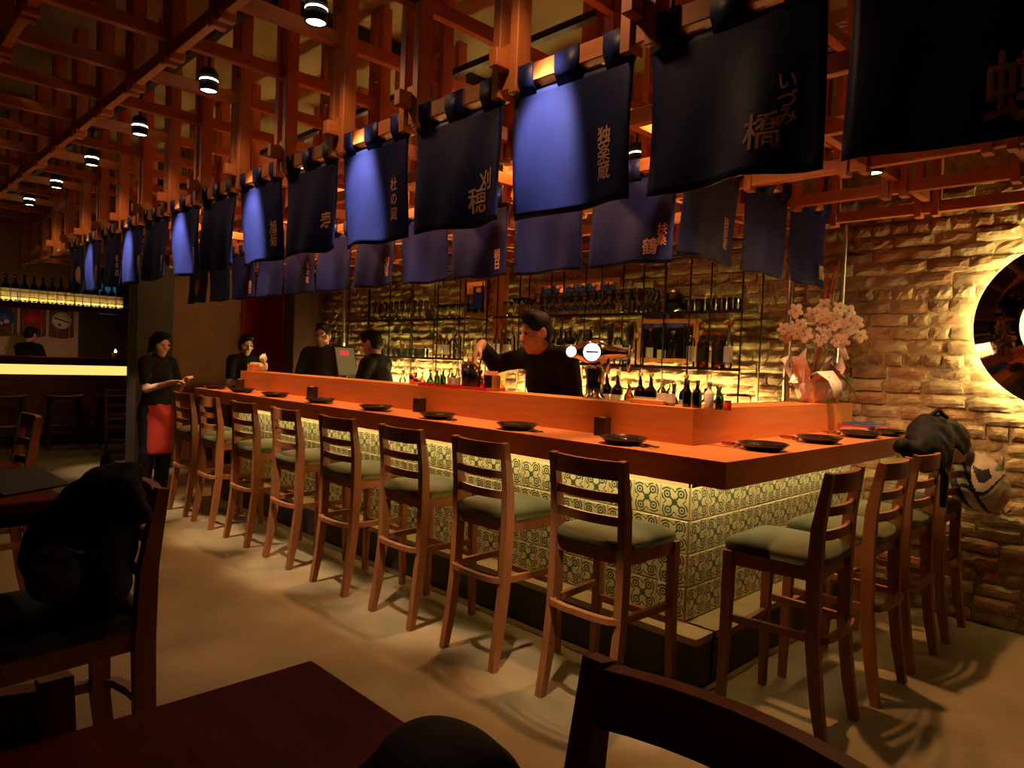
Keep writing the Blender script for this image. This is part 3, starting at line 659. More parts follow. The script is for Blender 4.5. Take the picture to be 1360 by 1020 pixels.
GWD = {'wine': 'clear stemmed wine glass', 'martini': 'V-shaped martini glass', 'coupe': 'shallow coupe glass', 'tumbler': 'clear glass tumbler', 'flute': 'narrow champagne flute', 'shot': 'small shot glass', 'bowl': 'clear glass bowl'}
def gl(kind, x, y, z, where, group): 
    o = link(GN[kind], GM[kind]); o.location = (x, y, z); tag(o, '%s %s' % (GWD[kind], where), 'glass', group)
for r, y in enumerate((2.07, 2.16, 2.25)):
    for k in range(14):
        x = -1.84-.088*k-.02*r
        gl('wine', x, y, SZ2, 'in the %s of the dense rows on the top shelf' % ['front', 'middle', 'rearmost'][r], 'wine glasses in the %s row on the top shelf' % ['front', 'middle', 'rear'][r])
for x, y in ((-3.15, 2.08), (-3.26, 2.08), (-3.20, 2.20)): gl('martini', x, y, SZ2, 'at the end of the top shelf by the small mirror', 'martini glasses on the top shelf')
for x in (-3.37, -3.98, -4.10, -4.22, -4.34, -4.46): gl('coupe', x, 2.07, SZ2, 'on the top shelf', 'coupe glasses on the top shelf')
for r, y in enumerate((2.08, 2.19)):
    for k in range(9): gl('flute', -4.72-.11*k-.04*r, y, SZ2, 'in the %s row on the top shelf of the farther rack' % ['front', 'rear'][r], 'flutes in the %s row' % ['front', 'rear'][r])
    for k in range(10): gl('tumbler', -4.72-.105*k-.03*r, y, SZ1, 'in the %s row on the middle shelf of the farther rack' % ['front', 'rear'][r], 'tumblers in the %s row on the middle shelf' % ['front', 'rear'][r])
for k in range(7): gl('tumbler', -1.12-.085*k, 2.07, SZ2, 'in the front row of the top shelf near the brick corner', 'tumblers on the top shelf') if k < 5 else None
for k in range(5): gl('tumbler', -1.14-.085*k, 2.19, SZ2, 'in the rear row of the top shelf near the brick corner', 'rear tumblers on the top shelf')
gl('bowl', -1.62, 2.14, SZ2, 'beside the dark jar on the top shelf', None)
t = thing('glass_jar', 'wide glass jar with dark contents on the top shelf', 'jar', (ony((889, 400), 2.2)[0], 2.26, SZ2))
bm = NB(); lathe(bm, [(0, 0), (.06, 0), (.062, .01), (.062, .15), (.055, .17)], 16); obj('jar_body', bm, MT['glass'], t); bm = NB(); lathe(bm, [(0, .006), (.056, .006), (.056, .12), (0, .125)], 16); obj('contents', bm, MT['darkglass'], t)
bm = NB(); lathe(bm, [(.058, .168), (.058, .19), (0, .195)], 16); obj('lid', bm, MT['steel'], t)

# ------------------------------------------------------------------ things on the raised shelf
UZ = HB+UT
def onshelf(px, y=.46): p = ony((px, 525), y); return p[0]
def shelf_bottle(kind, px, label, y=.46): bottle(kind, label, None, (onshelf(px, y), y, UZ))
shelf_bottle('smallclear', 879, 'small clear bottle on the bar shelf beside the wooden board', .50); shelf_bottle('smallclear', 891, 'small clear bottle with white label, second on the bar shelf', .48)
shelf_bottle('smalldark', 913, 'small dark bottle on the bar shelf, taller of the dark pair', .48); shelf_bottle('smalldark', 926, 'small dark bottle on the bar shelf, beside the frosted one', .46)
shelf_bottle('frost', 942, 'frosted white bottle with black cap on the bar shelf', .47); shelf_bottle('smallgreen', 956, 'small green bottle at the corner of the bar shelf', .47)
BK['redpot'] = (.045, .017, 'red', None, 'black', .2, .8, .8); bottle('redpot', 'tiny red jar at the corner of the bar shelf', None, (onshelf(967, .47), .47, UZ))
bm = NB(); x = onshelf(868, .50); bx(bm, x-.11, x+.09, .45, .56, UZ, UZ+.022, .003); tag(obj('wooden_board', bm, MT['bartop_x']), 'small wooden board on the bar shelf beside the beer tap', 'board')
# bar tray with tools
tx0, tx1 = onshelf(566), onshelf(657); tx = (tx0+tx1)/2; hwt = abs(tx1-tx0)/2
t = thing('bar_tray', 'long red lacquer tray of cocktail tools on the bar shelf', 'tray', (tx, .47, UZ)); bm = NB(); bx(bm, -hwt, hwt, -.08, .08, 0, .006); obj('tray_bottom', bm, MT['red'], t)
bm = NB(); [bx(bm, *b) for b in ((-hwt, hwt, -.08, -.074, .006, .02), (-hwt, hwt, .074, .08, .006, .02), (-hwt, -hwt+.006, -.074, .074, .006, .02), (hwt-.006, hwt, -.074, .074, .006, .02))]; obj('tray_rim', bm, MT['red'], t)
TZ = UZ+.006
def put_tool(px): return onshelf(px)
x = put_tool(620); t = thing('mixing_beaker', 'tall dark mixing beaker on the bar tray under the bartender hand', 'beaker', (x, .46, TZ)); bm = NB(); lathe(bm, [(0, .005), (.036, .005), (.042, .15), (.0405, .15), (.035, .012), (0, .012)], 16); obj('beaker_wall', bm, MT['glass'], t, True); bm = NB(); lathe(bm, [(0, .013), (.034, .013), (.039, .135), (0, .135)], 16); obj('dark_drink', bm, MT['darkglass'], t, True)
x = put_tool(632); t = thing('cocktail_glass', 'glass of red drink with straws on the bar tray', 'glass', (x, .46, TZ)); bm = NB(); lathe(bm, [(0, 0), (.030, 0), (.036, .12), (.0345, .12), (.029, .01), (0, .01)], 14); obj('glass_wall', bm, MT['glass'], t, True); bm = NB(); lathe(bm, [(0, .011), (.028, .011), (.031, .05), (0, .05)], 14); obj('red_drink', bm, MT['liquidred'], t)
bm = NB(); [tube(bm, [(dx*.4, .006*k, .02), (dx, .01*k, .19)], .003, 6) for k, dx in ((-1, -.03), (1, .02), (0, .035))]; obj('straws', bm, MT['yellowglass'], t)
x = put_tool(641); t = tag((lambda b: (lathe(b, [(0, .0), (.021, 0), (.009, .05), (.017, .095), (.0155, .095), (0, .055)], 14), obj('jigger', b, MT['copper'], None, True))[1])(NB()), 'copper double jigger standing on the bar tray', 'jigger'); t.location = (x, .455, TZ)
x = put_tool(653); t = thing('straw_holder', 'square holder packed with red straws on the bar tray', 'straw holder', (x, .46, TZ)); bm = NB(); [bx(bm, *b) for b in ((-.034, .034, -.034, -.030, 0, .09), (-.034, .034, .030, .034, 0, .09), (-.034, -.030, -.03, .03, 0, .09), (.030, .034, -.03, .03, 0, .09), (-.03, .03, -.03, .03, 0, .004))]; obj('holder_box', bm, MT['copper'], t)
bm = NB(); [tube(bm, [(-.024+.008*i, -.02+.013*j, .004), (-.024+.008*i, -.02+.013*j, .115)], .0028, 5) for i in range(7) for j in range(4)]; o = obj('straws', bm, MT['wrap'], t)
for px, kd, lb in ((579, 'smallgreen', 'small green bitters bottle on the bar tray'), (587, 'smallgreen', 'second small green bottle on the bar tray'), (597, 'smallclear', 'small clear bottle on the bar tray'), (606, 'smallclear', 'squat clear bottle on the bar tray beside the beaker')):
    bottle(kd, lb, None, (put_tool(px), .465, TZ))
for px, lb in ((546, 'copper cup on the bar shelf beside the red tray'), (553, 'smaller copper cup on the bar shelf beside the red tray')):
    bm = NB(); h = .085 if px == 546 else .05; lathe(bm, [(0, 0), (.026, 0), (.030, h), (.028, h), (.024, .006), (0, .006)], 14); o = tag(obj('copper_cup', bm, MT['copper'], None, True), lb, 'cup'); o.location = (onshelf(px), .47, UZ)
# small cream figurine and box at the far end of the shelf
x = onz((333, 490), UZ)[0]
t = thing('figurine', 'small cream beckoning figurine on the far end of the bar shelf', 'figurine', (-4.95, .47, UZ)); bm = NB(); ball(bm, (0, 0, .05), (.045, .04, .05)); obj('body', bm, MT['cream'], t); bm = NB(); ball(bm, (0, -.005, .125), (.038, .034, .036)); [lathe(bm, [(.012, 0), (0, .025)], 8, (s*.022, 0, .152)) for s in (-1, 1)]; obj('head', bm, MT['cream'], t)
bm = NB(); tube(bm, [(.035, -.01, .07), (.055, -.02, .11), (.05, -.03, .15)], [.012, .012, .014], 8); obj('raised_paw', bm, MT['cream'], t)
t = thing('napkin_box', 'small wooden napkin box on the far end of the bar shelf', 'box', (-5.12, .47, UZ)); bm = NB(); bx(bm, -.07, .05, -.05, .05, 0, .07, .004); obj('box_body', bm, MT['bartop_x'], t); bm = NB(); bx(bm, -.05, .03, -.03, .03, .07, .085); obj('napkins', bm, MT['white'], t)

# ------------------------------------------------------------------ beer tap
p = ony((795, 535), .56); t = thing('beer_tap', 'chrome beer tap tower with glowing round badge', 'beer tap', (p[0], .52, UZ), 0)
rm = Matrix.Rotation(-YAW*0+.45, 4, 'Z')
def T_(name, bm, m, par=t): bm.transform(rm); return obj(name, bm, m, par)
bm = NB(); lathe(bm, [(0, 0), (.062, 0), (.060, .012), (.047, .02), (.048, .10), (.054, .15), (.054, .165), (.046, .175), (.030, .185), (.026, .21)], 20); T_('column', bm, MT['chrome'])
bm = NB(); v = []
prof = [(-.17, .018), (-.15, .032), (-.10, .040), (-.06, .060), (0, .074), (.06, .060), (.10, .036), (.16, .020), (.18, .016)]
rings = [[bm.verts.new((x, r*math.cos(a), .25+r*math.sin(a))) for a in [2*math.pi*k/18 for k in range(18)]] for x, r in prof]
for a, b in zip(rings, rings[1:]):
    for k in range(18): f = bm.faces.new((a[k], a[(k+1) % 18], b[(k+1) % 18], b[k])); f.smooth = True
bm.faces.new(rings[0][::-1]); bm.faces.new(rings[-1]); bar_ = T_('cross_arm', bm, MT['chrome'])
for cx, cr, yy in ((-.005, .056, -.074), (-.125, .034, -.046)):
    bm = NB(); lathe(bm, [(0, 0), (cr*.86, 0)], 20); bm.transform(Matrix.Translation((cx, yy, .25)) @ Matrix.Rotation(math.pi/2, 4, 'X')); T_('badge', bm, MT['badge'])
    bm = NB(); lathe(bm, [(cr*.84, -.01), (cr*.84, .004), (cr, .004), (cr*1.05, -.03)], 20); bm.transform(Matrix.Translation((cx, yy, .25)) @ Matrix.Rotation(math.pi/2, 4, 'X')); T_('badge_rim', bm, MT['chrome'])
for cx in (.075, .185):
    bm = NB(); tube(bm, [(cx, 0, .29), (cx, 0, .33), (cx, 0, .40), (cx, 0, .415)], [.010, .017, .020, .012], 10); T_('tap_handle', bm, MT['blackplastic'])
    bm = NB(); tube(bm, [(cx, 0, .30), (cx, -.005, .25), (cx, -.03, .23), (cx, -.04, .15)], [.012, .014, .011, .009], 8); T_('spout', bm, MT['chrome'])
bm = NB(); tube(bm, [(-.005, -.076, .25), (.03, -.077, .25)], .004, 5); bx(bm, -.036, .026, -.078, -.076, .246, .256); T_('badge_print', bm, MT['blue'])

# ------------------------------------------------------------------ place settings
def plate_mesh():
    bm = NB(); lathe(bm, [(0, .006), (.062, .006), (.085, .016), (.106, .028), (.110, .029), (.111, .026), (.088, .010), (.066, .0), (0, 0)], 16); me = mesh_of(bm, False, 'plate'); me.materials.append(MT['plate']); return me
PM = plate_mesh()
def setting(x, y, rz, lab, end):
    o = link('plate', PM); o.location = (x, y, HB); o.rotation_euler = (0, 0, random.uniform(0, .3)); o.scale = (1, 1, 1.15); tag(o, 'black lacquer plate %s' % lab, 'plate', 'plates on the bar counter')
    t = thing('chopsticks', 'pair of dark chopsticks beside the plate %s' % lab, 'chopsticks', (x, y, HB), rz, 'chopsticks on the bar counter')
    s = 1
    bm = NB(); tube(bm, [(.115, -.02, .012), (.21, -.045, .010)], .0038, 6); obj('chopstick', bm, MT['chop'], t); bm = NB(); tube(bm, [(.115, -.005, .012), (.21, -.032, .010)], .0038, 6); obj('chopstick', bm, MT['chop'], t)
    bm = NB(); bx(bm, .122, .138, -.04, .015, 0, .009, .002); obj('chopstick_rest', bm, MT['wrap'] if end else MT['cup'], t)
    if end: bm = NB(); sweep(bm, [(.15, -.021, .0115), (.215, -.039, .010)], (.03, .012), (0, 1, 0)); obj('paper_sleeve', bm, MT['wrap'], t)
    return o
for k, x in enumerate([-.58, -1.26, -1.92, -2.57, -3.29, -4.0, -4.63, -5.2]):
    setting(x, .135, 0, 'on the long counter, %s from the corner' % ORD[k], False)
for k, y in enumerate([.55, 1.17, 1.74, 2.06]): setting(-.12 if k < 3 else -.075, y, math.pi/2*0+math.pi+math.radians(12)*0 if k < 9 else 0, 'on the short counter, %s from the corner' % ORD[k], True)
for k, x in enumerate([-.86, -2.37, -3.78, -5.15]):
    t = thing('toothpick_cup', 'square dark cup against the raised shelf, %s from the corner' % ORD[k], 'cup', (x, .335, HB), .1, 'dark cups on the bar counter')
    bm = NB(); [bx(bm, *b) for b in ((-.03, .03, -.03, -.026, 0, .09), (-.03, .03, .026, .03, 0, .09), (-.03, -.026, -.026, .026, 0, .09), (.026, .03, -.026, .026, 0, .09), (-.026, .026, -.026, .026, 0, .005))]; obj('cup_body', bm, MT['cup'], t)
    bm = NB(); [tube(bm, [(.004*i, .004*j, .005), (.006*i, .006*j, .094)], .0012, 4) for i in (-2, 0, 2) for j in (-2, 0, 2)]; obj('toothpicks', bm, MT['cream'], t)
# menus by the wall
for k, (w, h, m, lb) in enumerate([(.21, .22, 'red', 'red-covered menu lying at the bottom of the menu pile'), (.20, .21, 'white', 'pale menu in the middle of the menu pile'), (.21, .20, 'red', 'red menu near the top of the menu pile'), (.19, .20, 'blue', 'blue-edged menu on top of the menu pile')]):
    t = thing('menu', lb, 'menu', (-.262, 2.20, HB+.013*k), [.03, -.03, .05, .0][k]); bm = NB(); bx(bm, -w/2, w/2, -h/2, h/2, 0, .0035); bx(bm, -w/2, w/2, -h/2, h/2, .0095, .013); obj('cover', bm, MT[m], t); bm = NB(); bx(bm, -w/2+.004, w/2-.004, -h/2+.004, h/2-.004, .0035, .0095); obj('pages', bm, MT['cream'], t)

# ------------------------------------------------------------------ orchid in pink wrapping
oc = Vector((-.50, 1.98, UZ)); t = thing('potted_orchid', 'white orchids in a pot wrapped in pink paper on the bar shelf', 'plant', oc)
bm = NB(); n = 28; rr = random.Random(5); rings = []
for z, r, amp in ((0, .075, 0), (.03, .085, .006), (.08, .10, .01), (.115, .105, .016), (.13, .085, .012), (.17, .13, .035), (.22, .16, .05)):
    rings.append([bm.verts.new(((r+amp*math.sin(k*2.6+z*30)+rr.uniform(-amp, amp)*.5)*math.cos(2*math.pi*k/n), (r+amp*math.cos(k*1.9)+rr.uniform(-amp, amp)*.5)*math.sin(2*math.pi*k/n), z+(amp*1.6*math.sin(k*1.3) if z > .15 else 0))) for k in range(n)])
for a, b in zip(rings, rings[1:]):
    for k in range(n): f = bm.faces.new((a[k], a[(k+1) % n], b[(k+1) % n], b[k])); f.smooth = True
bm.faces.new(rings[0][::-1]); obj('wrapping', bm, MT['wrapfoil'], t)
def sheet(pts, m, nm='wrapping_fold', th=.004):
    bm = NB(); v = [bm.verts.new(p) for p in pts]
    for k in range(len(v)//2-1): bm.faces.new((v[2*k], v[2*k+1], v[2*k+3], v[2*k+2]))
    o = obj(nm, bm, m, t, True); md = o.modifiers.new('s', 'SOLIDIFY'); md.thickness = th
    return o
sheet([(-.12, -.03, .12), (-.02, -.13, .12), (-.13, -.02, .24), (-.01, -.12, .26), (-.07, .0, .33), (-.03, -.05, .34)], MT['wrapfoil'])
sheet([(.02, -.13, .16), (.11, -.06, .17), (.08, -.15, .19), (.15, -.08, .20), (.15, -.14, .14), (.20, -.07, .13), (.19, -.13, .04), (.21, -.08, .05)], MT['white'])
def leaf(a, L_, w, z0, up, dr, nm='leaf'):
    bm = NB(); v = []
    for k in range(7):
        s = k/6; r = .03+L_*s; z = z0+up*math.sin(s*math.pi*.6)-dr*s*s; ww = w*math.sin(math.pi*(.12+.86*s))
        c_, s_ = math.cos(a), math.sin(a); v.append([bm.verts.new((c_*r-s_*q*ww, s_*r+c_*q*ww, z+(.3*ww if q else 0))) for q in (-1, 0, 1)])
    for p, q in zip(v, v[1:]): bm.faces.new((p[0], p[1], q[1], q[0])); bm.faces.new((p[1], p[2], q[2], q[1]))
    o = obj(nm, bm, MT['green'], t, True); md = o.modifiers.new('s', 'SOLIDIFY'); md.thickness = .003
for a, L_, dr in ((.5, .24, .22), (.1, .20, .10), (3.6, .20, .20), (-.6, .18, .12), (2.6, .20, .1)): leaf(a, L_, .035, .16, .08, dr)
def flower(c, nd, s, par):
    bm = NB(); x, y, d = frame_of(nd); c = Vector(c)
    for k in range(5):
        a = 2*math.pi*k/5+.3; ax = x*math.cos(a)+y*math.sin(a); tx = d.cross(ax); w = .42 if k % 2 else .34; mv = bm.verts.new(c+ax*s*.5+d*s*.22); R_ = []
        for q in range(8):
            th = math.pi+2*math.pi*q/8; R_.append(bm.verts.new(c+ax*s*(.5+.5*math.cos(th))+tx*s*w*math.sin(th)+d*s*.10*(1-math.cos(th))*.5))
        for q in range(8): bm.faces.new((R_[q], R_[(q+1) % 8], mv))
    ball(bm, c+d*s*.18, s*.16, 6, 4, 1)
    o = link('blossom', mesh_of(bm, True, 'blossom'), [MT['petal'], MT['gold']], par)
fr = random.Random(9); tocam = Vector(CAM)-oc
tocam = Vector((tocam.x, tocam.y, 0)).normalized(); side = Vector((-tocam.y, tocam.x, 0))   # side: image right is -side
for lx, top_, nfl, spread in ((-.13, .58, 11, .085), (.02, .62, 6, .06), (.13, .54, 12, .10), (.22, .60, 8, .08)):
    sd = Vector((RGT[0], RGT[1], 0)).normalized()
    base = Vector((0, 0, .1)); tip = sd*lx+Vector((0, 0, top_-.06))+tocam*.02
    bm = NB(); tube(bm, [base, base.lerp(tip, .5)+Vector((0, 0, .08)), tip], [.005, .004, .003], 6); st = obj('stem', bm, MT['stem'], t)
    for k in range(nfl):
        c = tip + sd*fr.uniform(-spread, spread) + Vector((0, 0, fr.uniform(-.12, .06))) + tocam*fr.uniform(-.03, .05)
        flower(c, (tocam + sd*fr.uniform(-.6, .6)+Vector((0, 0, fr.uniform(-.3, .4)))), fr.uniform(.042, .055), t)
for k, (lx, z1) in enumerate(((.10, .86), (.13, .90), (.06, .80))):
    sd = Vector((RGT[0], RGT[1], 0)).normalized(); bm = NB(); tube(bm, [Vector((0, 0, .15)), sd*lx*.6+Vector((0, 0, .5)), sd*lx+Vector((0, 0, z1))], [.003, .004, .006], 6); obj('red_spike', bm, MT['red'] if k != 1 else MT['stem'], t)
sd = Vector((RGT[0], RGT[1], 0)).normalized(); b0 = sd*.10+tocam*.05
sheet([b0+sd*.03+Vector((0, 0, .42)), b0+sd*.065+Vector((0, 0, .41)), b0+sd*.07+Vector((0, 0, .27)), b0+sd*.12+Vector((0, 0, .28))], MT['petal'], 'gift_tag', .002)

# ------------------------------------------------------------------ round backlit disc on the brick wall
t = thing('round_wall_lamp', 'large dark round disc with light glowing from behind on the brick wall', 'wall lamp', (.745, WALLY-.03, 1.725))
def disc_y(bm, r0, r1, y, n=48):
    a = [bm.verts.new((r1*math.cos(2*math.pi*k/n), y, r1*math.sin(2*math.pi*k/n))) for k in range(n)]
    if r0 <= 0: bm.faces.new(a[::-1]); return
    b = [bm.verts.new((r0*math.cos(2*math.pi*k/n), y, r0*math.sin(2*math.pi*k/n))) for k in range(n)]
    for k in range(n): bm.faces.new((a[(k+1) % n], a[k], b[k], b[(k+1) % n]))
bm = NB(); lathe(bm, [(0, 0), (.452, 0), (.462, .006), (.462, .02), (0, .02)], 64); bm.transform(Matrix.Translation((0, -.055, 0)) @ Matrix.Rotation(math.pi/2, 4, 'X')); obj('dark_disc', bm, MT['darkmirror'], t)
bm = NB(); lathe(bm, [(.40, 0), (.425, 0), (.425, .012), (.40, .012), (.40, 0)], 64); bm.transform(Matrix.Translation((0, -.038, 0)) @ Matrix.Rotation(math.pi/2, 4, 'X')); obj('halo_ring', bm, MT['halo'], t)
bm = NB(); lathe(bm, [(.34, 0), (.36, 0), (.36, .06), (.34, .06), (.34, 0)], 32); bm.transform(Matrix.Translation((0, .005, 0)) @ Matrix.Rotation(math.pi/2, 4, 'X')); obj('mount_ring', bm, MT['blackmetal'], t)
bm = NB(); lathe(bm, [(0, .03), (.17, .02), (.235, .012), (.245, 0)], 40); bm.transform(Matrix.Translation((0, -.076, 0)) @ Matrix.Rotation(math.pi/2, 4, 'X')); obj('glowing_centre', bm, MT['dial'], t)
# ------------------------------------------------------------------ smooth blended bodies (distance fields meshed with surface nets)
def c3(*p): return np.array(p, float)
class Sdf:
    def __init__(s): s.pr = []
    def cap(s, a, b, ra, rb, k=.03): s.pr.append(('c', np.array(a, float), np.array(b, float), ra, rb, k, 1)); return s
    def ell(s, c, r, R=None, k=.03, sign=1): s.pr.append(('e', np.array(c, float), np.array(r, float), None if R is None else np.array(R, float), None, k, sign)); return s
    def grow(s, d):
        o = Sdf()
        for p in s.pr: o.pr.append((p[0], p[1], p[2], p[3]+d, p[4]+d, p[5], p[6]) if p[0] == 'c' else (p[0], p[1], p[2]+d, p[3], p[4], p[5], p[6]))
        return o
    def mesh(s, h, name, cut=None, noise=0):
        lo = np.min([np.minimum(p[1], p[2])-max(p[3], p[4]) if p[0] == 'c' else p[1]-p[2].max() for p in s.pr if p[6] > 0], 0)-2.5*h-.01
        hi = np.max([np.maximum(p[1], p[2])+max(p[3], p[4]) if p[0] == 'c' else p[1]+p[2].max() for p in s.pr if p[6] > 0], 0)+2.5*h+.01
        n = np.ceil((hi-lo)/h).astype(int)+1; F = np.full(n, .2, np.float32); ax = [lo[i]+h*np.arange(n[i]) for i in range(3)]
        for p in s.pr:
            if p[0] == 'c': b0 = np.minimum(p[1], p[2])-max(p[3], p[4]); b1 = np.maximum(p[1], p[2])+max(p[3], p[4])
            else: b0 = p[1]-p[2].max(); b1 = p[1]+p[2].max()
            m = p[5]+.03; i0 = np.maximum(0, ((b0-m-lo)/h).astype(int)); i1 = np.minimum(n, ((b1+m-lo)/h).astype(int)+2)
            if (i1 <= i0).any(): continue
            sl = tuple(slice(a, b) for a, b in zip(i0, i1)); Q = np.stack(np.meshgrid(*[ax[i][sl[i]] for i in range(3)], indexing='ij'), -1)
            if p[0] == 'c':
                ba = p[2]-p[1]; t = np.clip(((Q-p[1])@ba)/max(ba@ba, 1e-9), 0, 1); d = np.linalg.norm(Q-p[1]-t[..., None]*ba, axis=-1)-(p[3]+(p[4]-p[3])*t)
            else:
                q = Q-p[1]
                if p[3] is not None: q = q@p[3]
                k0 = np.linalg.norm(q/p[2], axis=-1); k1 = np.linalg.norm(q/p[2]**2, axis=-1)+1e-9; d = k0*(k0-1)/k1
            f = F[sl]; k = p[5]
            if p[6] > 0: hh = np.clip(.5+.5*(f-d)/k, 0, 1); F[sl] = f*(1-hh)+d*hh-k*hh*(1-hh)
            else: hh = np.clip(.5-.5*(f+d)/k, 0, 1); F[sl] = f*(1-hh)-d*hh+k*hh*(1-hh)
        if cut is not None:
            Q = np.stack(np.meshgrid(*ax, indexing='ij'), -1)
            for pt, nr in cut: F = np.maximum(F, ((Q-np.array(pt))@np.array(nr, float)))
        if noise:
            Q = np.stack(np.meshgrid(*ax, indexing='ij'), -1); F = F + noise*(np.sin(Q[..., 0]*41+np.sin(Q[..., 2]*29)*2)*np.sin(Q[..., 1]*37+Q[..., 2]*23)+.6*np.sin(Q[..., 0]*71+Q[..., 1]*59)*np.sin(Q[..., 2]*67))
        F[0] = F[-1] = .2; F[:, 0] = F[:, -1] = .2; F[:, :, 0] = F[:, :, -1] = .2
        return nets(F, lo, h, name)
def nets(F, lo, h, name):
    s = F < 0; C = np.zeros(np.array(F.shape)-1, int); offs = [(i, j, k) for i in (0, 1) for j in (0, 1) for k in (0, 1)]
    sl = lambda o: tuple(slice(o[i], F.shape[i]-1+o[i]) for i in range(3))
    for o in offs: C += s[sl(o)]
    act = (C > 0) & (C < 8); idx = np.argwhere(act); num = np.full(C.shape, -1); num[act] = np.arange(len(idx))
    S_ = np.zeros((len(idx), 3)); cn = np.zeros(len(idx))
    for a in offs:
        for d in range(3):
            if a[d]: continue
            b = list(a); b[d] = 1; fa = F[idx[:, 0]+a[0], idx[:, 1]+a[1], idx[:, 2]+a[2]]; fb = F[idx[:, 0]+b[0], idx[:, 1]+b[1], idx[:, 2]+b[2]]
            m = (fa < 0) != (fb < 0); t = np.where(m, fa/np.where(m, fa-fb, 1), 0); P_ = np.array(a, float)+t[:, None]*np.eye(3)[d]
            S_[m] += P_[m]; cn += m
    V = lo+h*(idx+S_/cn[:, None]); Q = []
    for d in range(3):
        e1, e2 = [(1, 2), (2, 0), (0, 1)][d]; A = np.take(s, range(F.shape[d]-1), d); B = np.take(s, range(1, F.shape[d]), d); ed = np.argwhere(A != B)
        ok = (ed[:, e1] > 0) & (ed[:, e2] > 0) & (ed[:, e1] < F.shape[e1]-1) & (ed[:, e2] < F.shape[e2]-1); ed = ed[ok]; ins = A[tuple(ed.T)]
        u1 = np.eye(3, dtype=int)[e1]; u2 = np.eye(3, dtype=int)[e2]
        q = np.stack([num[tuple((ed-u1-u2).T)], num[tuple((ed-u2).T)], num[tuple(ed.T)], num[tuple((ed-u1).T)]], 1); q[~ins] = q[~ins][:, ::-1]; Q.append(q)
    Q = np.concatenate(Q); me = bpy.data.meshes.new(name); me.from_pydata(V.tolist(), [], Q.tolist()); me.polygons.foreach_set('use_smooth', [True]*len(Q)); return me
def rotx(a): c_, s_ = math.cos(a), math.sin(a); return np.array([[1, 0, 0], [0, c_, -s_], [0, s_, c_]])
def rotz(a): c_, s_ = math.cos(a), math.sin(a); return np.array([[c_, -s_, 0], [s_, c_, 0], [0, 0, 1]])
def unit(v): v = np.array(v, float); return v/np.linalg.norm(v)
def hand(B, w, d, side, n, curl=.5, s=1.0):
    """w wrist, d pointing, side toward the thumb, n palm normal (fingers curl that way)"""
    d = unit(d); side = unit(side - d*np.dot(side, d)); n = unit(n - d*np.dot(n, d) - side*np.dot(n, side))
    R = np.stack([side, n, d], 1); B.cap(w-d*.02, w+d*.02, .024*s, .026*s, .02); B.ell(w+d*.052*s, (.040*s, .018*s, .050*s), R, .02)
    for k, (o, L_) in enumerate(((.028, .072), (.010, .080), (-.009, .074), (-.027, .058))):
        b0 = w+d*.088*s+side*o*s; dd = d*math.cos(curl*.6)+n*math.sin(curl*.6); b1 = b0+dd*L_*.48*s; dd = d*math.cos(curl*1.5)+n*math.sin(curl*1.5); b2 = b1+dd*L_*.32*s; dd = d*math.cos(curl*2.2)+n*math.sin(curl*2.2); b3 = b2+dd*L_*.25*s
        B.cap(b0-d*.02, b1, .0095*s, .0088*s, .005); B.cap(b1, b2, .0088*s, .008*s, .004); B.cap(b2, b3, .008*s, .0068*s, .004)
    t0 = w+d*.028*s+side*.032*s; t1 = t0+unit(side*.75+d*.65+n*.3)*.038*s; t2 = t1+unit(side*.15+d*.9+n*.5)*.030*s
    B.cap(t0-side*.01, t1, .012*s, .010*s, .008); B.cap(t1, t2, .010*s, .0078*s, .004)
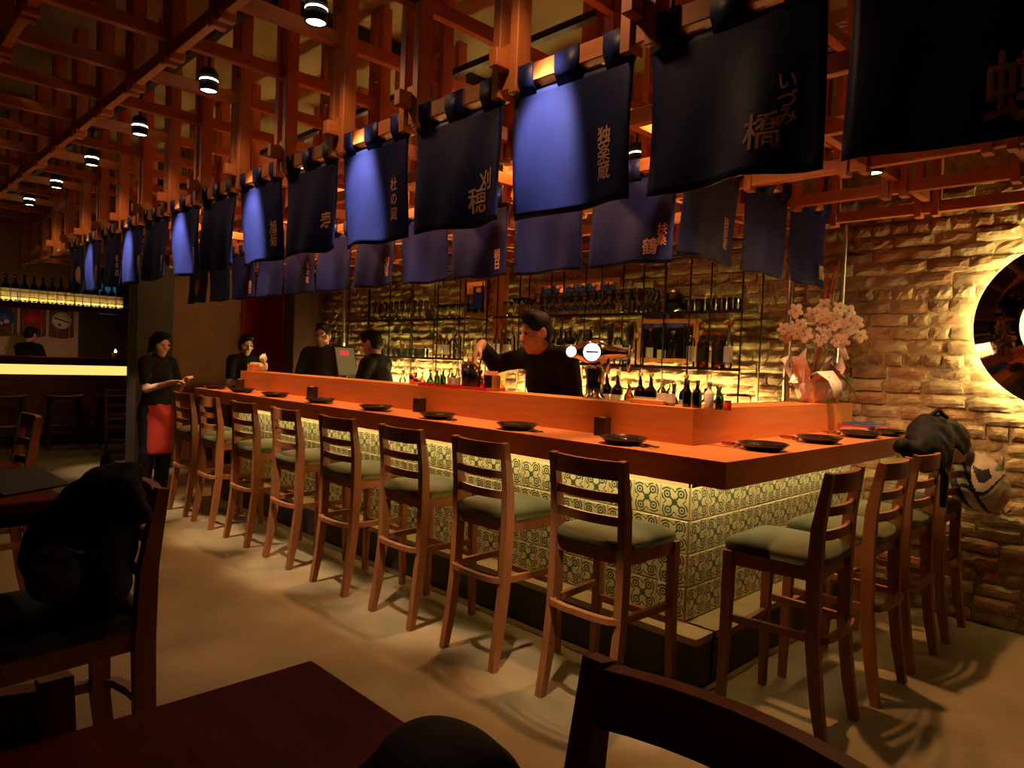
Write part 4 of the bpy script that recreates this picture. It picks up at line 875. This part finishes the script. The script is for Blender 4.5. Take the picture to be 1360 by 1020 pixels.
def person(label, loc, rz, s=1.0, lean=0, hy=0, hp=0, hr=0, arms=None, skin='skin', top='cloth_black', legs='cloth_black', hair='short', sleeve='short', apron=None, glasses=False, hands=None, h=.008, hd=(0, 0, 0), fem=False, legpose=0, cat='person'):
    t = thing('person', label, cat, loc, rz)
    pel = c3(0, 0, .93); Rl = rotx(-lean); U = lambda v: pel+Rl@(np.array(v, float)-pel)
    ch, nb = U((0, 0, 1.24)), U((0, -.005, 1.44)); hc = U((0, .015, 1.60))+np.array(hd); sw = .165 if fem else .185
    sh = {k: U((q*sw, 0, 1.395)) for k, q in (('R', 1), ('L', -1))}
    A = {'R': ((.24, .02, 1.12), (.25, .14, .90)), 'L': ((-.24, .02, 1.12), (-.25, .14, .90))}; A.update(arms or {})
    A = {k: tuple(np.array(p, float) for p in v) for k, v in A.items()}
    B = Sdf(); Rh = rotz(hy)@rotx(-hp)@np.array([[math.cos(hr), 0, math.sin(hr)], [0, 1, 0], [-math.sin(hr), 0, math.cos(hr)]]); H_ = lambda *v: hc+Rh@np.array(v, float)
    # torso, neck, head
    wq = .9 if fem else 1
    B.ell(pel+c3(0, 0, .02), (.155, .11, .12), None, .05); B.ell(U((0, 0, 1.08)), (.135*wq, .098, .15), Rl, .06); B.ell(ch, (.160*wq, .108, .17), Rl, .06)
    B.cap(sh['L']*.75+nb*.25, sh['R']*.75+nb*.25, .058, .058, .05)
    B.cap(nb-c3(0, 0, .03), hc+Rh@c3(0, -.02, -.07), .054*wq, .050*wq, .03)
    B.ell(H_(0, -.012, .028), (.073, .093, .084), Rh, .02); B.ell(H_(0, .020, -.045), (.058, .070, .082), Rh, .03); B.ell(H_(0, .055, -.105), (.028, .026, .022), Rh, .025)
    B.cap(H_(0, .083, .008), H_(0, .103, -.036), .008, .012, .014); B.ell(H_(0, .098, -.040), (.016, .011, .009), Rh, .008); B.cap(H_(-.04, .078, .020), H_(.04, .078, .020), .010, .010, .014)
    B.cap(H_(-.019, .084, -.070), H_(.019, .084, -.070), .008, .008, .008); B.cap(H_(-.016, .082, -.082), H_(.016, .082, -.082), .008, .008, .008)
    for q in (-1, 1):
        B.ell(H_(q*.031, .098, .001), (.015, .014, .010), Rh, .008, -1); B.ell(H_(q*.077, -.010, -.012), (.009, .019, .032), Rh, .008); B.ell(H_(q*.046, .05, -.03), (.024, .03, .026), Rh, .02)
    SHT = Sdf(); SHT.pr = [p for p in B.pr[0:4]]; SHT.cap(nb-c3(0, 0, .05), nb+(hc-nb)*.10, .060*wq, .056*wq, .03)
    for k in 'LR':
        e, w = A[k]; B.cap(sh[k], e, .050*wq, .040*wq, .03); B.cap(e, w, .040*wq, .026*wq, .02)
        SHT.cap(sh[k], e if sleeve == 'long' else sh[k]+(e-sh[k])*.72, .052*wq, .047*wq, .035)
        if sleeve == 'long': SHT.cap(e, w-(w-e)*.12, .045*wq, .036*wq, .02)
        hh = (hands or {}).get(k); d = unit(w-e)
        hand(B, w, *(hh if hh else (d, c3(-1 if k == 'R' else 1, .2, 0), c3(-1 if k == 'R' else 1, 0, 0)*.2+c3(0, 1, -.2), .45)), s=.92 if fem else 1)
    TR = Sdf(); TR.ell(pel+c3(0, 0, .0), (.155, .11, .13), None, .05); SHO = Sdf()
    for q in (-1, 1):
        hip, kn, an = c3(q*.088, 0, .88), c3(q*.10, .02+legpose*q*.05, .48), c3(q*.105, -.03+legpose*q*.09, .09)
        for D, g in ((B, 0), (TR, .006)): D.cap(hip, kn, .082+g, .056+g, .04); D.cap(kn, an, .056+g*2, .040+g*3, .02)
        B.cap(an, an+c3(0, .12, -.05), .036, .03, .02); SHO.cap(an+c3(0, -.02, -.045), an+c3(0, .14, -.055), .043, .033, .02); SHO.ell(an+c3(0, .05, -.055), (.042, .10, .030), None, .02)
    def add(nm, F_, m, hh=h, cut=None, noise=0):
        me = F_.mesh(hh, nm, cut, noise); me.materials.append(MT[m]); me.transform(Matrix.Scale(s, 4)); return link(nm, me, None, t)
    add('body', B, skin); add('shirt', SHT.grow(.010), top, h, [(U((0, 0, .86)), Rl@c3(0, 0, -1))], .0016); add('trousers', TR.grow(.008), legs, .012); add('shoes', SHO, 'black', .010, [((0, 0, .001), (0, 0, -1))])
    Hr = Sdf(); Hr.ell(H_(0, -.014, .034), (.078, .098, .087), Rh, .02)
    if hair == 'short':
        Hr.ell(H_(0, .04, .102), (.055, .045, .022), Rh, .03); Hr.ell(H_(0, -.05, -.03), (.070, .055, .06), Rh, .03); Hr.ell(H_(0, .115, -.030), (.080, .078, .105), Rh, .012, -1)
        [Hr.ell(H_(q*.085, .012, -.045), (.03, .055, .055), Rh, .01, -1) for q in (-1, 1)]
    else:
        Hr.ell(H_(0, -.05, -.04), (.078, .06, .08), Rh, .03); [Hr.ell(H_(q*.068, -.022, -.005), (.020, .042, .058), Rh, .02) for q in (-1, 1)]
        Hr.ell(H_(0, .118, -.035), (.074, .080, .11), Rh, .012, -1); Hr.ell(H_(0, .06, .098), (.06, .045, .025), Rh, .03)
        if hair == 'bun': Hr.ell(H_(0, -.115, .0), (.042, .045, .055), Rh, .02); Hr.cap(H_(0, -.13, .0), H_(.0, -.15, -.13), .03, .012, .02)
    add('hair', Hr, 'hair', .006, None, .0012)
    bm = NB()
    for q in (-1, 1): ball(bm, [v*s for v in H_(q*.031, .0855, .001)], .0085*s, 8, 6)
    obj('eyes', bm, MT['eye'], t)
    if glasses:
        bm = NB()
        for q in (-1, 1): tube(bm, [H_(q*.034+.024*math.cos(a), .106, .002+.017*math.sin(a))*s for a in [2*math.pi*k/12 for k in range(13)]], .0022, 5); tube(bm, [H_(q*.058, .104, .006)*s, H_(q*.078, .0, .004)*s], .002, 5)
        tube(bm, [H_(-.011, .108, .006)*s, H_(.011, .108, .006)*s], .002, 5); obj('glasses', bm, MT['blackmetal'], t)
    if apron:
        AP = Sdf(); AP.ell(pel+c3(0, .01, .0), (.158, .118, .16), None, .04); AP.cap(c3(0, .04, .86), c3(0, .05, .52), .11, .10, .03)
        for q in (-1, 1): AP.cap(c3(q*.07, .02, .86), c3(q*.075, .05, .50), .092, .075, .05)
        add('apron', AP, apron, .010, [((0, 0, .47), (0, 0, -1)), ((0, -.01, 0), (0, -1, .0)), ((0, 0, .99), (0, 0, 1))])
    return t
# bartender stirring over the tray
person('bartender in black shirt stirring a drink above the bar tray', (-1.72, .97, 0), math.pi, 1.05, lean=.30, hy=-.30, hp=.22, hd=(.0, .02, -.03),
       arms={'R': ((.37, .20, 1.33), (.26, .43, 1.435)), 'L': ((-.27, .16, 1.08), (-.20, .28, .97))}, skin='skin', sleeve='long', h=.006,
       hands={'R': (c3(.1, .45, -.75), c3(-.75, .4, .2), c3(.0, -.85, -.5), .85)})
x = onshelf(622); bm = NB(); tube(bm, [(x, .462, TZ+.016), (x-.012, .46, TZ+.12), (x+.02, .455, UZ+.30)], [.004, .0028, .0028], 6); ball(bm, (x, .462, TZ+.02), (.009, .006, .006), 8, 6); tag(obj('bar_spoon', bm, MT['steel']), 'long thin bar spoon held in the mixing beaker by the bartender', 'spoon')
p2 = ony((493, 470), 1.05); p3 = ony((428, 445), 1.40); p4 = ony((325, 455), 1.0)
person('man in black shirt bending over the till screen', (p2[0]+.12, 1.12, 0), math.radians(118), .97, lean=.20, hy=.0, hp=.35, arms={'R': ((.22, .16, 1.10), (.12, .38, 1.08)), 'L': ((-.22, .16, 1.10), (-.12, .38, 1.08))}, h=.009)
person('man in dark shirt and glasses standing behind the till', (p3[0], 1.42, 0), math.radians(215), 1.02, lean=.02, hy=.1, hp=.12, glasses=True, top='cloth_grey', arms={'R': ((.25, .06, 1.12), (.05, .26, 1.08)), 'L': ((-.25, .06, 1.12), (-.02, .28, 1.04))}, h=.009)
person('short-haired woman in black top standing at the far end of the bar', (p4[0]-.03, 1.02, 0), math.radians(262), .94, lean=.05, hy=.05, hp=.22, hair='bob', skin='skin2', fem=True, arms={'R': ((.20, .12, 1.12), (.08, .32, 1.16)), 'L': ((-.20, .12, 1.12), (-.06, .32, 1.14))}, h=.009)
person('waitress in black shirt and red apron laying the counter', (-5.72, -.22, 0), math.radians(-68), .915, lean=.06, hy=-.05, hp=.22, hair='bun', skin='skin2', fem=True, apron='apron', arms={'R': ((.21, .13, 1.14), (.13, .36, 1.21)), 'L': ((-.20, .10, 1.14), (-.08, .34, 1.24))}, h=.008)
# till
t = thing('till', 'till with tilted screen facing the staff behind the bar', 'till', (p2[0]-.40, 1.02, 0), math.radians(118)); bm = NB(); bx(bm, -.16, .16, -.16, .16, 0, 1.0); obj('pedestal', bm, MT['darkwood'], t)
bm = NB(); bx(bm, -.17, .17, -.17, .17, 1.0, 1.19, .008); obj('cash_drawer', bm, MT['cream'], t)
bm = NB(); tube(bm, [(0, 0, 1.18), (0, 0, 1.26)], [.035, .02], 10); obj('stand', bm, MT['blackplastic'], t)
for nm, m, b in (('screen_case', 'blackplastic', (-.175, .175, -.02, .02, 1.22, 1.50)), ('screen_face', 'screen', (-.16, .16, -.024, -.02, 1.235, 1.485)), ('screen_back_panel', 'plaster', (-.15, .15, .02, .032, 1.24, 1.48)), ('screen_banner', 'screenred', (-.10, .06, -.027, -.024, 1.41, 1.46))):
    bm = NB(); bx(bm, *b); bm.transform(Matrix.Translation((0, 0, 1.36)) @ Matrix.Rotation(-.2, 4, 'X') @ Matrix.Translation((0, 0, -1.36))); obj(nm, bm, MT[m], t)
# ------------------------------------------------------------------ bags at the short end
def soft(name, label, cat, F_, m, h, noise, loc=(0, 0, 0)):
    me = F_.mesh(h, name, None, noise); me.materials.append(MT[m]); t = thing(name, label, cat, loc); link('bag_body', me, None, t); return t
F_ = Sdf(); F_.ell((.20, 1.86, 1.10), (.11, .20, .12), None, .05); F_.ell((.24, 1.70, 1.03), (.09, .20, .11), None, .06); F_.ell((.27, 2.02, 1.06), (.08, .16, .12), None, .05); F_.cap((.16, 1.50, 1.06), (.24, 1.60, 1.0), .04, .05, .05)
t = soft('backpack', 'black backpack slumped over the stool backs by the counter end', 'backpack', F_, 'nylon', .012, .006)
bm = NB(); tube(bm, [(.20, 1.80, 1.20), (.23, 1.86, 1.245), (.25, 1.95, 1.20)], .012, 8); obj('handle', bm, MT['nylon'], t)
bm = NB(); tube(bm, [(.30, 1.62, 1.0), (.34, 1.60, .92), (.33, 1.64, .76)], [.018, .02, .014], 8); obj('strap', bm, MT['nylon'], t)
hb_ = Vector((.38, 2.10, .86)); t = thing('sports_bag', 'white and black panelled bag hanging beside the brick wall', 'bag', hb_)
F_ = Sdf(); F_.ell((0, 0, 0), (.13, .12, .14), None, .05); F_.ell((.04, .02, -.06), (.11, .11, .11), None, .05); F_.cap((-.05, -.02, .12), (-.13, -.06, .20), .05, .035, .05)
me = F_.mesh(.008, 'bag', None, .002)
for k in ('greycloth', 'black', 'green'): me.materials.append(MT[k])
for p in me.polygons:
    c = p.center; u_ = c.x+.45*c.z; v_ = c.z-.5*c.x+.04*math.sin(c.x*30)
    p.material_index = 1 if abs(u_+.01) < .011 or abs(v_+.04) < .010 or u_ < -.075 or (.03 < u_ < .10 and .02 < v_ < .09) else (2 if (c.x > .09 and c.z > .07) else 0)
link('bag_body', me, None, t); bm = NB(); tube(bm, [(-.12, -.06, .19), (-.16, -.07, .24), (-.20, -.04, .20)], .012, 8); obj('strap', bm, MT['black'], t)

# ------------------------------------------------------------------ high tables and stools near the camera
TBZ = 1.0
def high_table(label, x0, x1, y0, y1):
    t = thing('high_table', label, 'table', ((x0+x1)/2, (y0+y1)/2, 0)); w, d = (x1-x0)/2, (y1-y0)/2
    bm = NB(); bx(bm, -w, w, -d, d, TBZ-.035, TBZ, .004); obj('table_top', bm, MT['table_dark'], t); bm = NB(); bx(bm, -w+.06, w-.06, -d+.06, d-.06, TBZ-.075, TBZ-.035); obj('apron', bm, MT['table_dark'], t)
    bm = NB(); bx(bm, -.05, .05, -.05, .05, .03, TBZ-.085); obj('column', bm, MT['darkwood'], t); bm = NB(); bx(bm, -.2, .2, -.2, .2, 0, .03, .004); obj('foot_plate', bm, MT['blackmetal'], t)
    return t
q = onz((415, 875), TBZ); high_table('dark red high table nearest the aisle with a black bag on it', q[0], q[0]+.72, q[1]-.72, q[1])
q2 = onz((94, 665), TBZ); high_table('dark red high table with papers beyond the stool holding a backpack', q2[0]-.84, q2[0]-.04, q2[1]-.72, q2[1])
def place_stool(label, x, y, rz):
    o = copy_tree(dk); o.location = (x, y, 0); o.rotation_euler = (0, 0, rz); o['label'] = label; return o
dk = make_stool('bar_stool', 'wooden bar stool with a black backpack on its navy seat', .755, 1.045, 'navycushion', 'stool', .41, 'stools at the high tables')
dk.location = (-.82, -2.0, 0); dk.rotation_euler = (0, 0, math.pi+.05)
place_stool('wooden bar stool drawn up to the aisle side of the nearest high table', .945, -1.93, math.pi)
q3 = onx((65, 905), .41); place_stool('wooden bar stool under a jacket at the end of the nearest high table', q3[0]+.19, q3[1]-.17, -math.pi/2)
q4 = onz((8, 556), 1.045); place_stool('wooden bar stool standing beyond the high table with papers', q4[0]-.2, q4[1]-.05, math.pi)
# backpack on the stool
F_ = Sdf(); F_.ell((-.73, -1.97, .895), (.12, .13, .145), None, .05); F_.ell((-.70, -1.92, 1.01), (.085, .085, .10), None, .06); F_.cap((-.86, -1.94, .80), (-.64, -1.93, .80), .055, .055, .05); F_.ell((-.81, -1.95, .92), (.05, .09, .08), None, .04)
F_.cap((-.84, -1.92, .95), (-.885, -1.90, .93), .026, .012, .03); F_.cap((-.64, -1.90, 1.05), (-.60, -1.87, 1.0), .045, .03, .04); F_.cap((-.70, -1.90, 1.08), (-.66, -1.87, 1.10), .03, .02, .03)
t = soft('backpack', 'black backpack resting on the stool between the high tables', 'backpack', F_, 'nylon', .009, .004)
bm = NB(); tube(bm, [(-.75, -1.90, 1.075), (-.79, -1.89, 1.115), (-.83, -1.89, 1.11), (-.835, -1.895, 1.065), (-.80, -1.91, 1.03)], .012, 8); obj('handle', bm, MT['nylon'], t)
bm = NB(); tube(bm, [(-.86, -1.89, .87), (-.925, -1.88, .85), (-.93, -1.88, .80), (-.86, -1.88, .775)], .010, 8); obj('strap', bm, MT['nylon'], t)
F2 = Sdf(); F2.ell((-.655, -2.03, .865), (.055, .085, .075), rotz(.5), .03); me = F2.mesh(.008, 'front_pocket', None, .002); me.materials.append(MT['cloth_grey']); link('front_pocket', me, None, t)
bm = NB(); tube(bm, [(-.60, -1.995, .915), (-.598, -2.03, .93), (-.61, -2.07, .92), (-.635, -2.10, .89)], .004, 6); obj('zip', bm, MT['cup'], t)
# bag on the nearest table, jacket on its stool, papers on the other table
cq = onz((600, 1015), TBZ+.05); F_ = Sdf(); F_.ell((cq[0], cq[1]-.02, TBZ+.047), (.060, .075, .040), rotz(.6), .03); F_.cap((cq[0]-.045, cq[1]-.05, TBZ+.025), (cq[0]+.045, cq[1]+.02, TBZ+.045), .022, .02, .03)
t = soft('shoulder_bag', 'small shiny black bag lying on the nearest high table', 'bag', F_, 'nylon', .006, .003)
bm = NB(); a = Vector((cq[0], cq[1], TBZ)); tube(bm, [a+Vector((-.05, -.03, .04)), a+Vector((-.02, .015, .07)), a+Vector((.03, .015, .068)), a+Vector((.05, -.02, .04))], .007, 8); obj('strap', bm, MT['nylon'], t)
for k in range(2): bm = NB(); ball(bm, a+Vector((-.02+.035*k, -.055, .070)), .005, 8, 6); obj('buckle', bm, MT['copper'], t)
F_ = Sdf(); jx, jy = q3[0], q3[1]; F_.ell((jx-.005, jy-.21, .965), (.05, .16, .09), None, .05); F_.ell((jx-.02, jy-.22, .82), (.05, .16, .16), None, .05)
t = soft('jacket', 'black jacket hung over the stool at the end of the nearest high table', 'jacket', F_, 'nylon', .009, .006)
bm = NB(); ball(bm, (jx+.035, jy-.12, 1.0), .008, 8, 6); obj('buckle', bm, MT['copper'], t)
bm = NB(); x, y = q2[0]-.42, q2[1]-.16; bx(bm, x-.15, x+.15, y-.105, y+.105, 0, .003); o = tag(obj('paper_sheet', bm, MT['cream']), 'sheet of paper lying on the farther high table', 'paper'); o.location.z = TBZ
t = thing('menu', 'dark menu propped open on the farther high table', 'menu', (q2[0]-.30, q2[1]-.10, TBZ), .5); bm = NB(); sweep(bm, [(-.13, 0, .003), (0, 0, .045), (.13, 0, .003)], (.20, .006), (0, 1, 0)); obj('cover', bm, MT['black'], t)

# ------------------------------------------------------------------ second bar at the far end of the room
BX = -10.35
t = thing('second_bar', 'second bar with a glowing panel under its counter across the room', 'bar', (0, 0, 0))
bm = NB(); bx(bm, BX-.55, BX, -3.4, .86, 0, .985); obj('bar_body', bm, MT['panelwood'], t)
bm = NB(); bx(bm, BX-.55, BX-.03, -3.38, .84, .985, 1.125); obj('glowing_panel', bm, MT['onyx'], t)
bm = NB(); bx(bm, BX-.58, BX+.05, -3.42, .90, 1.125, 1.235, .004); obj('counter_top', bm, MT['table_dark'], t)
bm = NB(); bx(bm, BX, BX+.012, -3.4, .86, 0, .14); obj('kick_plate', bm, MT['darkwall'], t)
bm = NB(); bx(bm, BX, BX+.10, -3.4, .80, .26, .285); obj('foot_rail', bm, MT['steel'], t)
def saddle_stool(label, y):
    t = thing('saddle_stool', label, 'stool', (BX+.36, y, 0), 0, 'backless stools at the second bar'); bm = NB(); n = 10; A = []
    for i in range(n+1):
        a = -1+2*i/n; z = .70+.022*a*a; A.append([bm.verts.new((dx, a*.225, z+dz)) for dx, dz in ((-.13, -.035), (.13, -.035), (.13, 0), (-.13, 0))])
    for p, q in zip(A, A[1:]):
        for k in range(4): bm.faces.new((p[k], q[k], q[(k+1) % 4], p[(k+1) % 4]))
    bm.faces.new(A[0]); bm.faces.new(A[-1][::-1]); obj('seat', bm, MT['darkwood'], t)
    for sx in (-1, 1):
        for sy in (-1, 1): bm = NB(); sweep(bm, [(sx*.13, sy*.215, 0), (sx*.085, sy*.165, .68)], (.035, .035)); obj('leg', bm, MT['darkwood'], t)
    bm = NB(); [sweep(bm, [(sx*.115, -.20, .22), (sx*.115, .20, .22)], (.02, .03)) for sx in (-1, 1)]; obj('stretcher', bm, MT['darkwood'], t)
for k, y in enumerate((-1.36, -.71, -.05, .58)): saddle_stool('dark backless wooden stool at the second bar, %s from its open end' % ORD[3-k], y)
o = make_stool('dining_chair', 'small wooden chair beside the pillar near the second bar', .47, .86, 'navycushion', 'stool', .2, None, 'chair'); o.location = (-9.0, .42, 0); o.rotation_euler = (0, 0, 1.2)
# bottle rack over the second bar
RX = BX+.0; RZ = 1.955
t = thing('bottle_rack', 'hanging shelf over the second bar with a lit front rail', 'shelf', (0, 0, 0)); bm = NB(); bx(bm, RX-.22, RX+.08, -2.6, .80, RZ-.05, RZ, .003); obj('rack_board', bm, MT['table_dark'], t)
bm = NB(); [tube(bm, [(RX+.075, -2.6, z), (RX+.075, .80, z)], .005, 6) for z in (RZ+.09, RZ+.16)]; [tube(bm, [(RX+.075, y, RZ), (RX+.075, y, RZ+.16)], .005, 6) for y in np.arange(-2.6, .81, .68)]; obj('front_rail', bm, MT['blackmetal'], t)
bm = NB(); [tube(bm, [(RX-.1, y, RZ), (RX-.1, y, CEIL)], .010, 6) for y in (-2.4, -.9, .7)]; obj('hanger', bm, MT['blackmetal'], t)
bm = NB(); bx(bm, RX+.060, RX+.066, -2.58, .78, RZ+.004, RZ+.022); obj('glow_strip', bm, MT['rackled'], t); bm = NB(); bx(bm, RX+.068, RX+.080, -2.6, .8, RZ, RZ+.030); obj('front_lip', bm, MT['table_dark'], t)
lp = onz((89.5, 411), RZ-.062)
bm = NB(); lathe(bm, [(0, .012), (.032, .012), (.032, -.006), (.024, -.006)], 16, (RX-.10, lp[1], RZ-.062)); obj('downlight_housing', bm, MT['blackmetal'], t)
bm = NB(); lathe(bm, [(0, -.004), (.024, -.004)], 16, (RX-.10, lp[1], RZ-.062)); obj('downlight_lens', bm, MT['lampface'], t)
light('rack_downlight', 'SPOT', (RX-.10, lp[1], RZ-.072), 9, (1, .55, .32), (RX-.7, lp[1], 1.0), spot_size=math.radians(150), spot_blend=.5, shadow_soft_size=.02)
BK['sake'] = (.40, .050, 'darkglass', 'label_lit', 'black', .40, .60, .30); BK['sakepale'] = (.40, .050, 'darkglass', 'white', 'black', .40, .60, .30)
for k in range(30):
    y = .72-.108*k
    if y < -2.5: break
    bottle('sakepale' if k in (4, 12) else 'sake', 'dark sake bottle with pale label on the rack over the second bar' if k in (4, 12) else 'dark sake bottle with lit yellow label on the rack over the second bar', 'sake bottles on the hanging rack', (RX-.02, y, RZ))
# wall behind the second bar, dark doorway, hangings
wallbox('wall_second_bar', MT['paleplaster'], -12.0, -11.85, -5.0, .52, 0, CEIL); wallbox('wall_second_bar_dark', MT['darkwall'], -12.0, -11.83, .52, 3.05, 0, CEIL)
for k, (y, m) in enumerate(((-.86, 'red'), (-.48, 'blue'), (-.10, 'red'), (.28, 'cream'))):
    t = thing('wall_hanging', ['brown cloth hanging with a red disc at the outer end of the row', 'brown cloth hanging with a blue disc', 'brown cloth hanging with a red disc next to the cream one', 'brown cloth hanging with a cream disc and dark bar'][k], 'wall hanging', (-11.845, y, 1.74))
    bm = NB(); n = 12; A = [[bm.verts.new((.006+.012*math.sin(i*1.1), -.17+.34*i/n, .36 if j else -.20-.05*abs(math.sin(math.pi*i/n))*0-.03*math.sin(math.pi*i/n))) for j in (0, 1)] for i in range(n+1)]
    for p, q in zip(A, A[1:]): bm.faces.new((p[0], q[0], q[1], p[1]))
    o = obj('cloth', bm, MT['brownhang'], t, True); md = o.modifiers.new('s', 'SOLIDIFY'); md.thickness = .006
    bm = NB(); lathe(bm, [(0, 0), (.135, 0), (.135, .006), (0, .006)], 28); bm.transform(Matrix.Translation((.026, 0, .06)) @ Matrix.Rotation(math.pi/2, 4, 'Y')); obj('disc', bm, MT[m], t)
    bm = NB()
    if m == 'cream': sweep(bm, [(.036, -.11, .10), (.036, .11, .03)], (.02, .006), (0, 0, 1)); bx(bm, .034, .038, -.05, -.01, -.03, .01)
    else: ball(bm, (.034, .03, .0), (.004, .04, .035)); ball(bm, (.034, -.04, -.03), (.004, .03, .025))
    obj('motif', bm, MT['darkwood'] if m != 'blue' else MT['pink'], t)
bm = NB(); bx(bm, -11.82, -11.80, .80, 1.05, 1.95, 2.45); tag(obj('blue_screen', bm, MT['bluelight']), 'dim blue glowing screen past the end of the second bar', 'screen')
person('cook in a black shirt working behind the second bar', (-11.30, -.28, 0), math.radians(35), .97, lean=.10, hy=.1, hp=.4, arms={'R': ((.22, .14, 1.12), (.10, .35, 1.15)), 'L': ((-.22, .14, 1.12), (-.08, .35, 1.15))}, h=.011)
t = thing('candle_holder', 'red glowing candle glass at the end of the second bar', 'candle', (BX-.1, .70, 1.235)); bm = NB(); lathe(bm, [(0, 0), (.04, 0), (.05, .09), (.047, .09), (.036, .008), (0, .008)], 14); obj('glass_cup', bm, MT['orange'], t); bm = NB(); lathe(bm, [(0, .09), (.012, .095), (.016, .11), (.006, .135), (0, .145)], 10); obj('flame', bm, MT['candle'], t)
# air diffusers on the ceiling
a0, a1 = onz((464, 52), 3.38), onz((655, 118), 3.38)
t = thing('linear_diffuser', 'long black air diffuser with slats on the ceiling above the bar', 'vent', (a0[0], 0, 0)); yA, yB = a0[1]-.6, a1[1]+.5
bm = NB(); bx(bm, -.07, -.05, yA, yB, 3.36, CEIL); bx(bm, .05, .07, yA, yB, 3.36, CEIL); obj('frame', bm, MT['blackmetal'], t)
for y in np.arange(yA+.03, yB-.02, .05): bm = NB(); bx(bm, -.05, .05, y, y+.02, 3.375, 3.385); obj('slat', bm, MT['grille'], t)
g0 = onz((1105, 60), 3.40); t = thing('ceiling_grille', 'slatted air grille on the ceiling near the brick wall', 'vent', (g0[0], g0[1], 3.40)); bm = NB(); [bx(bm, *b) for b in ((-.3, .3, -.3, -.27, -.02, .05), (-.3, .3, .27, .3, -.02, .05), (-.3, -.27, -.27, .27, -.02, .05), (.27, .3, -.27, .27, -.02, .05))]; obj('frame', bm, MT['grille'], t)
for k in range(14): bm = NB(); bx(bm, -.27, .27, -.26+.038*k, -.24+.038*k, -.008, 0); obj('slat', bm, MT['grille'], t)
for k in range(10): bm = NB(); bx(bm, -.26+.055*k, -.254+.055*k, -.27, .27, 0, .008); obj('cross_slat', bm, MT['grille'], t)
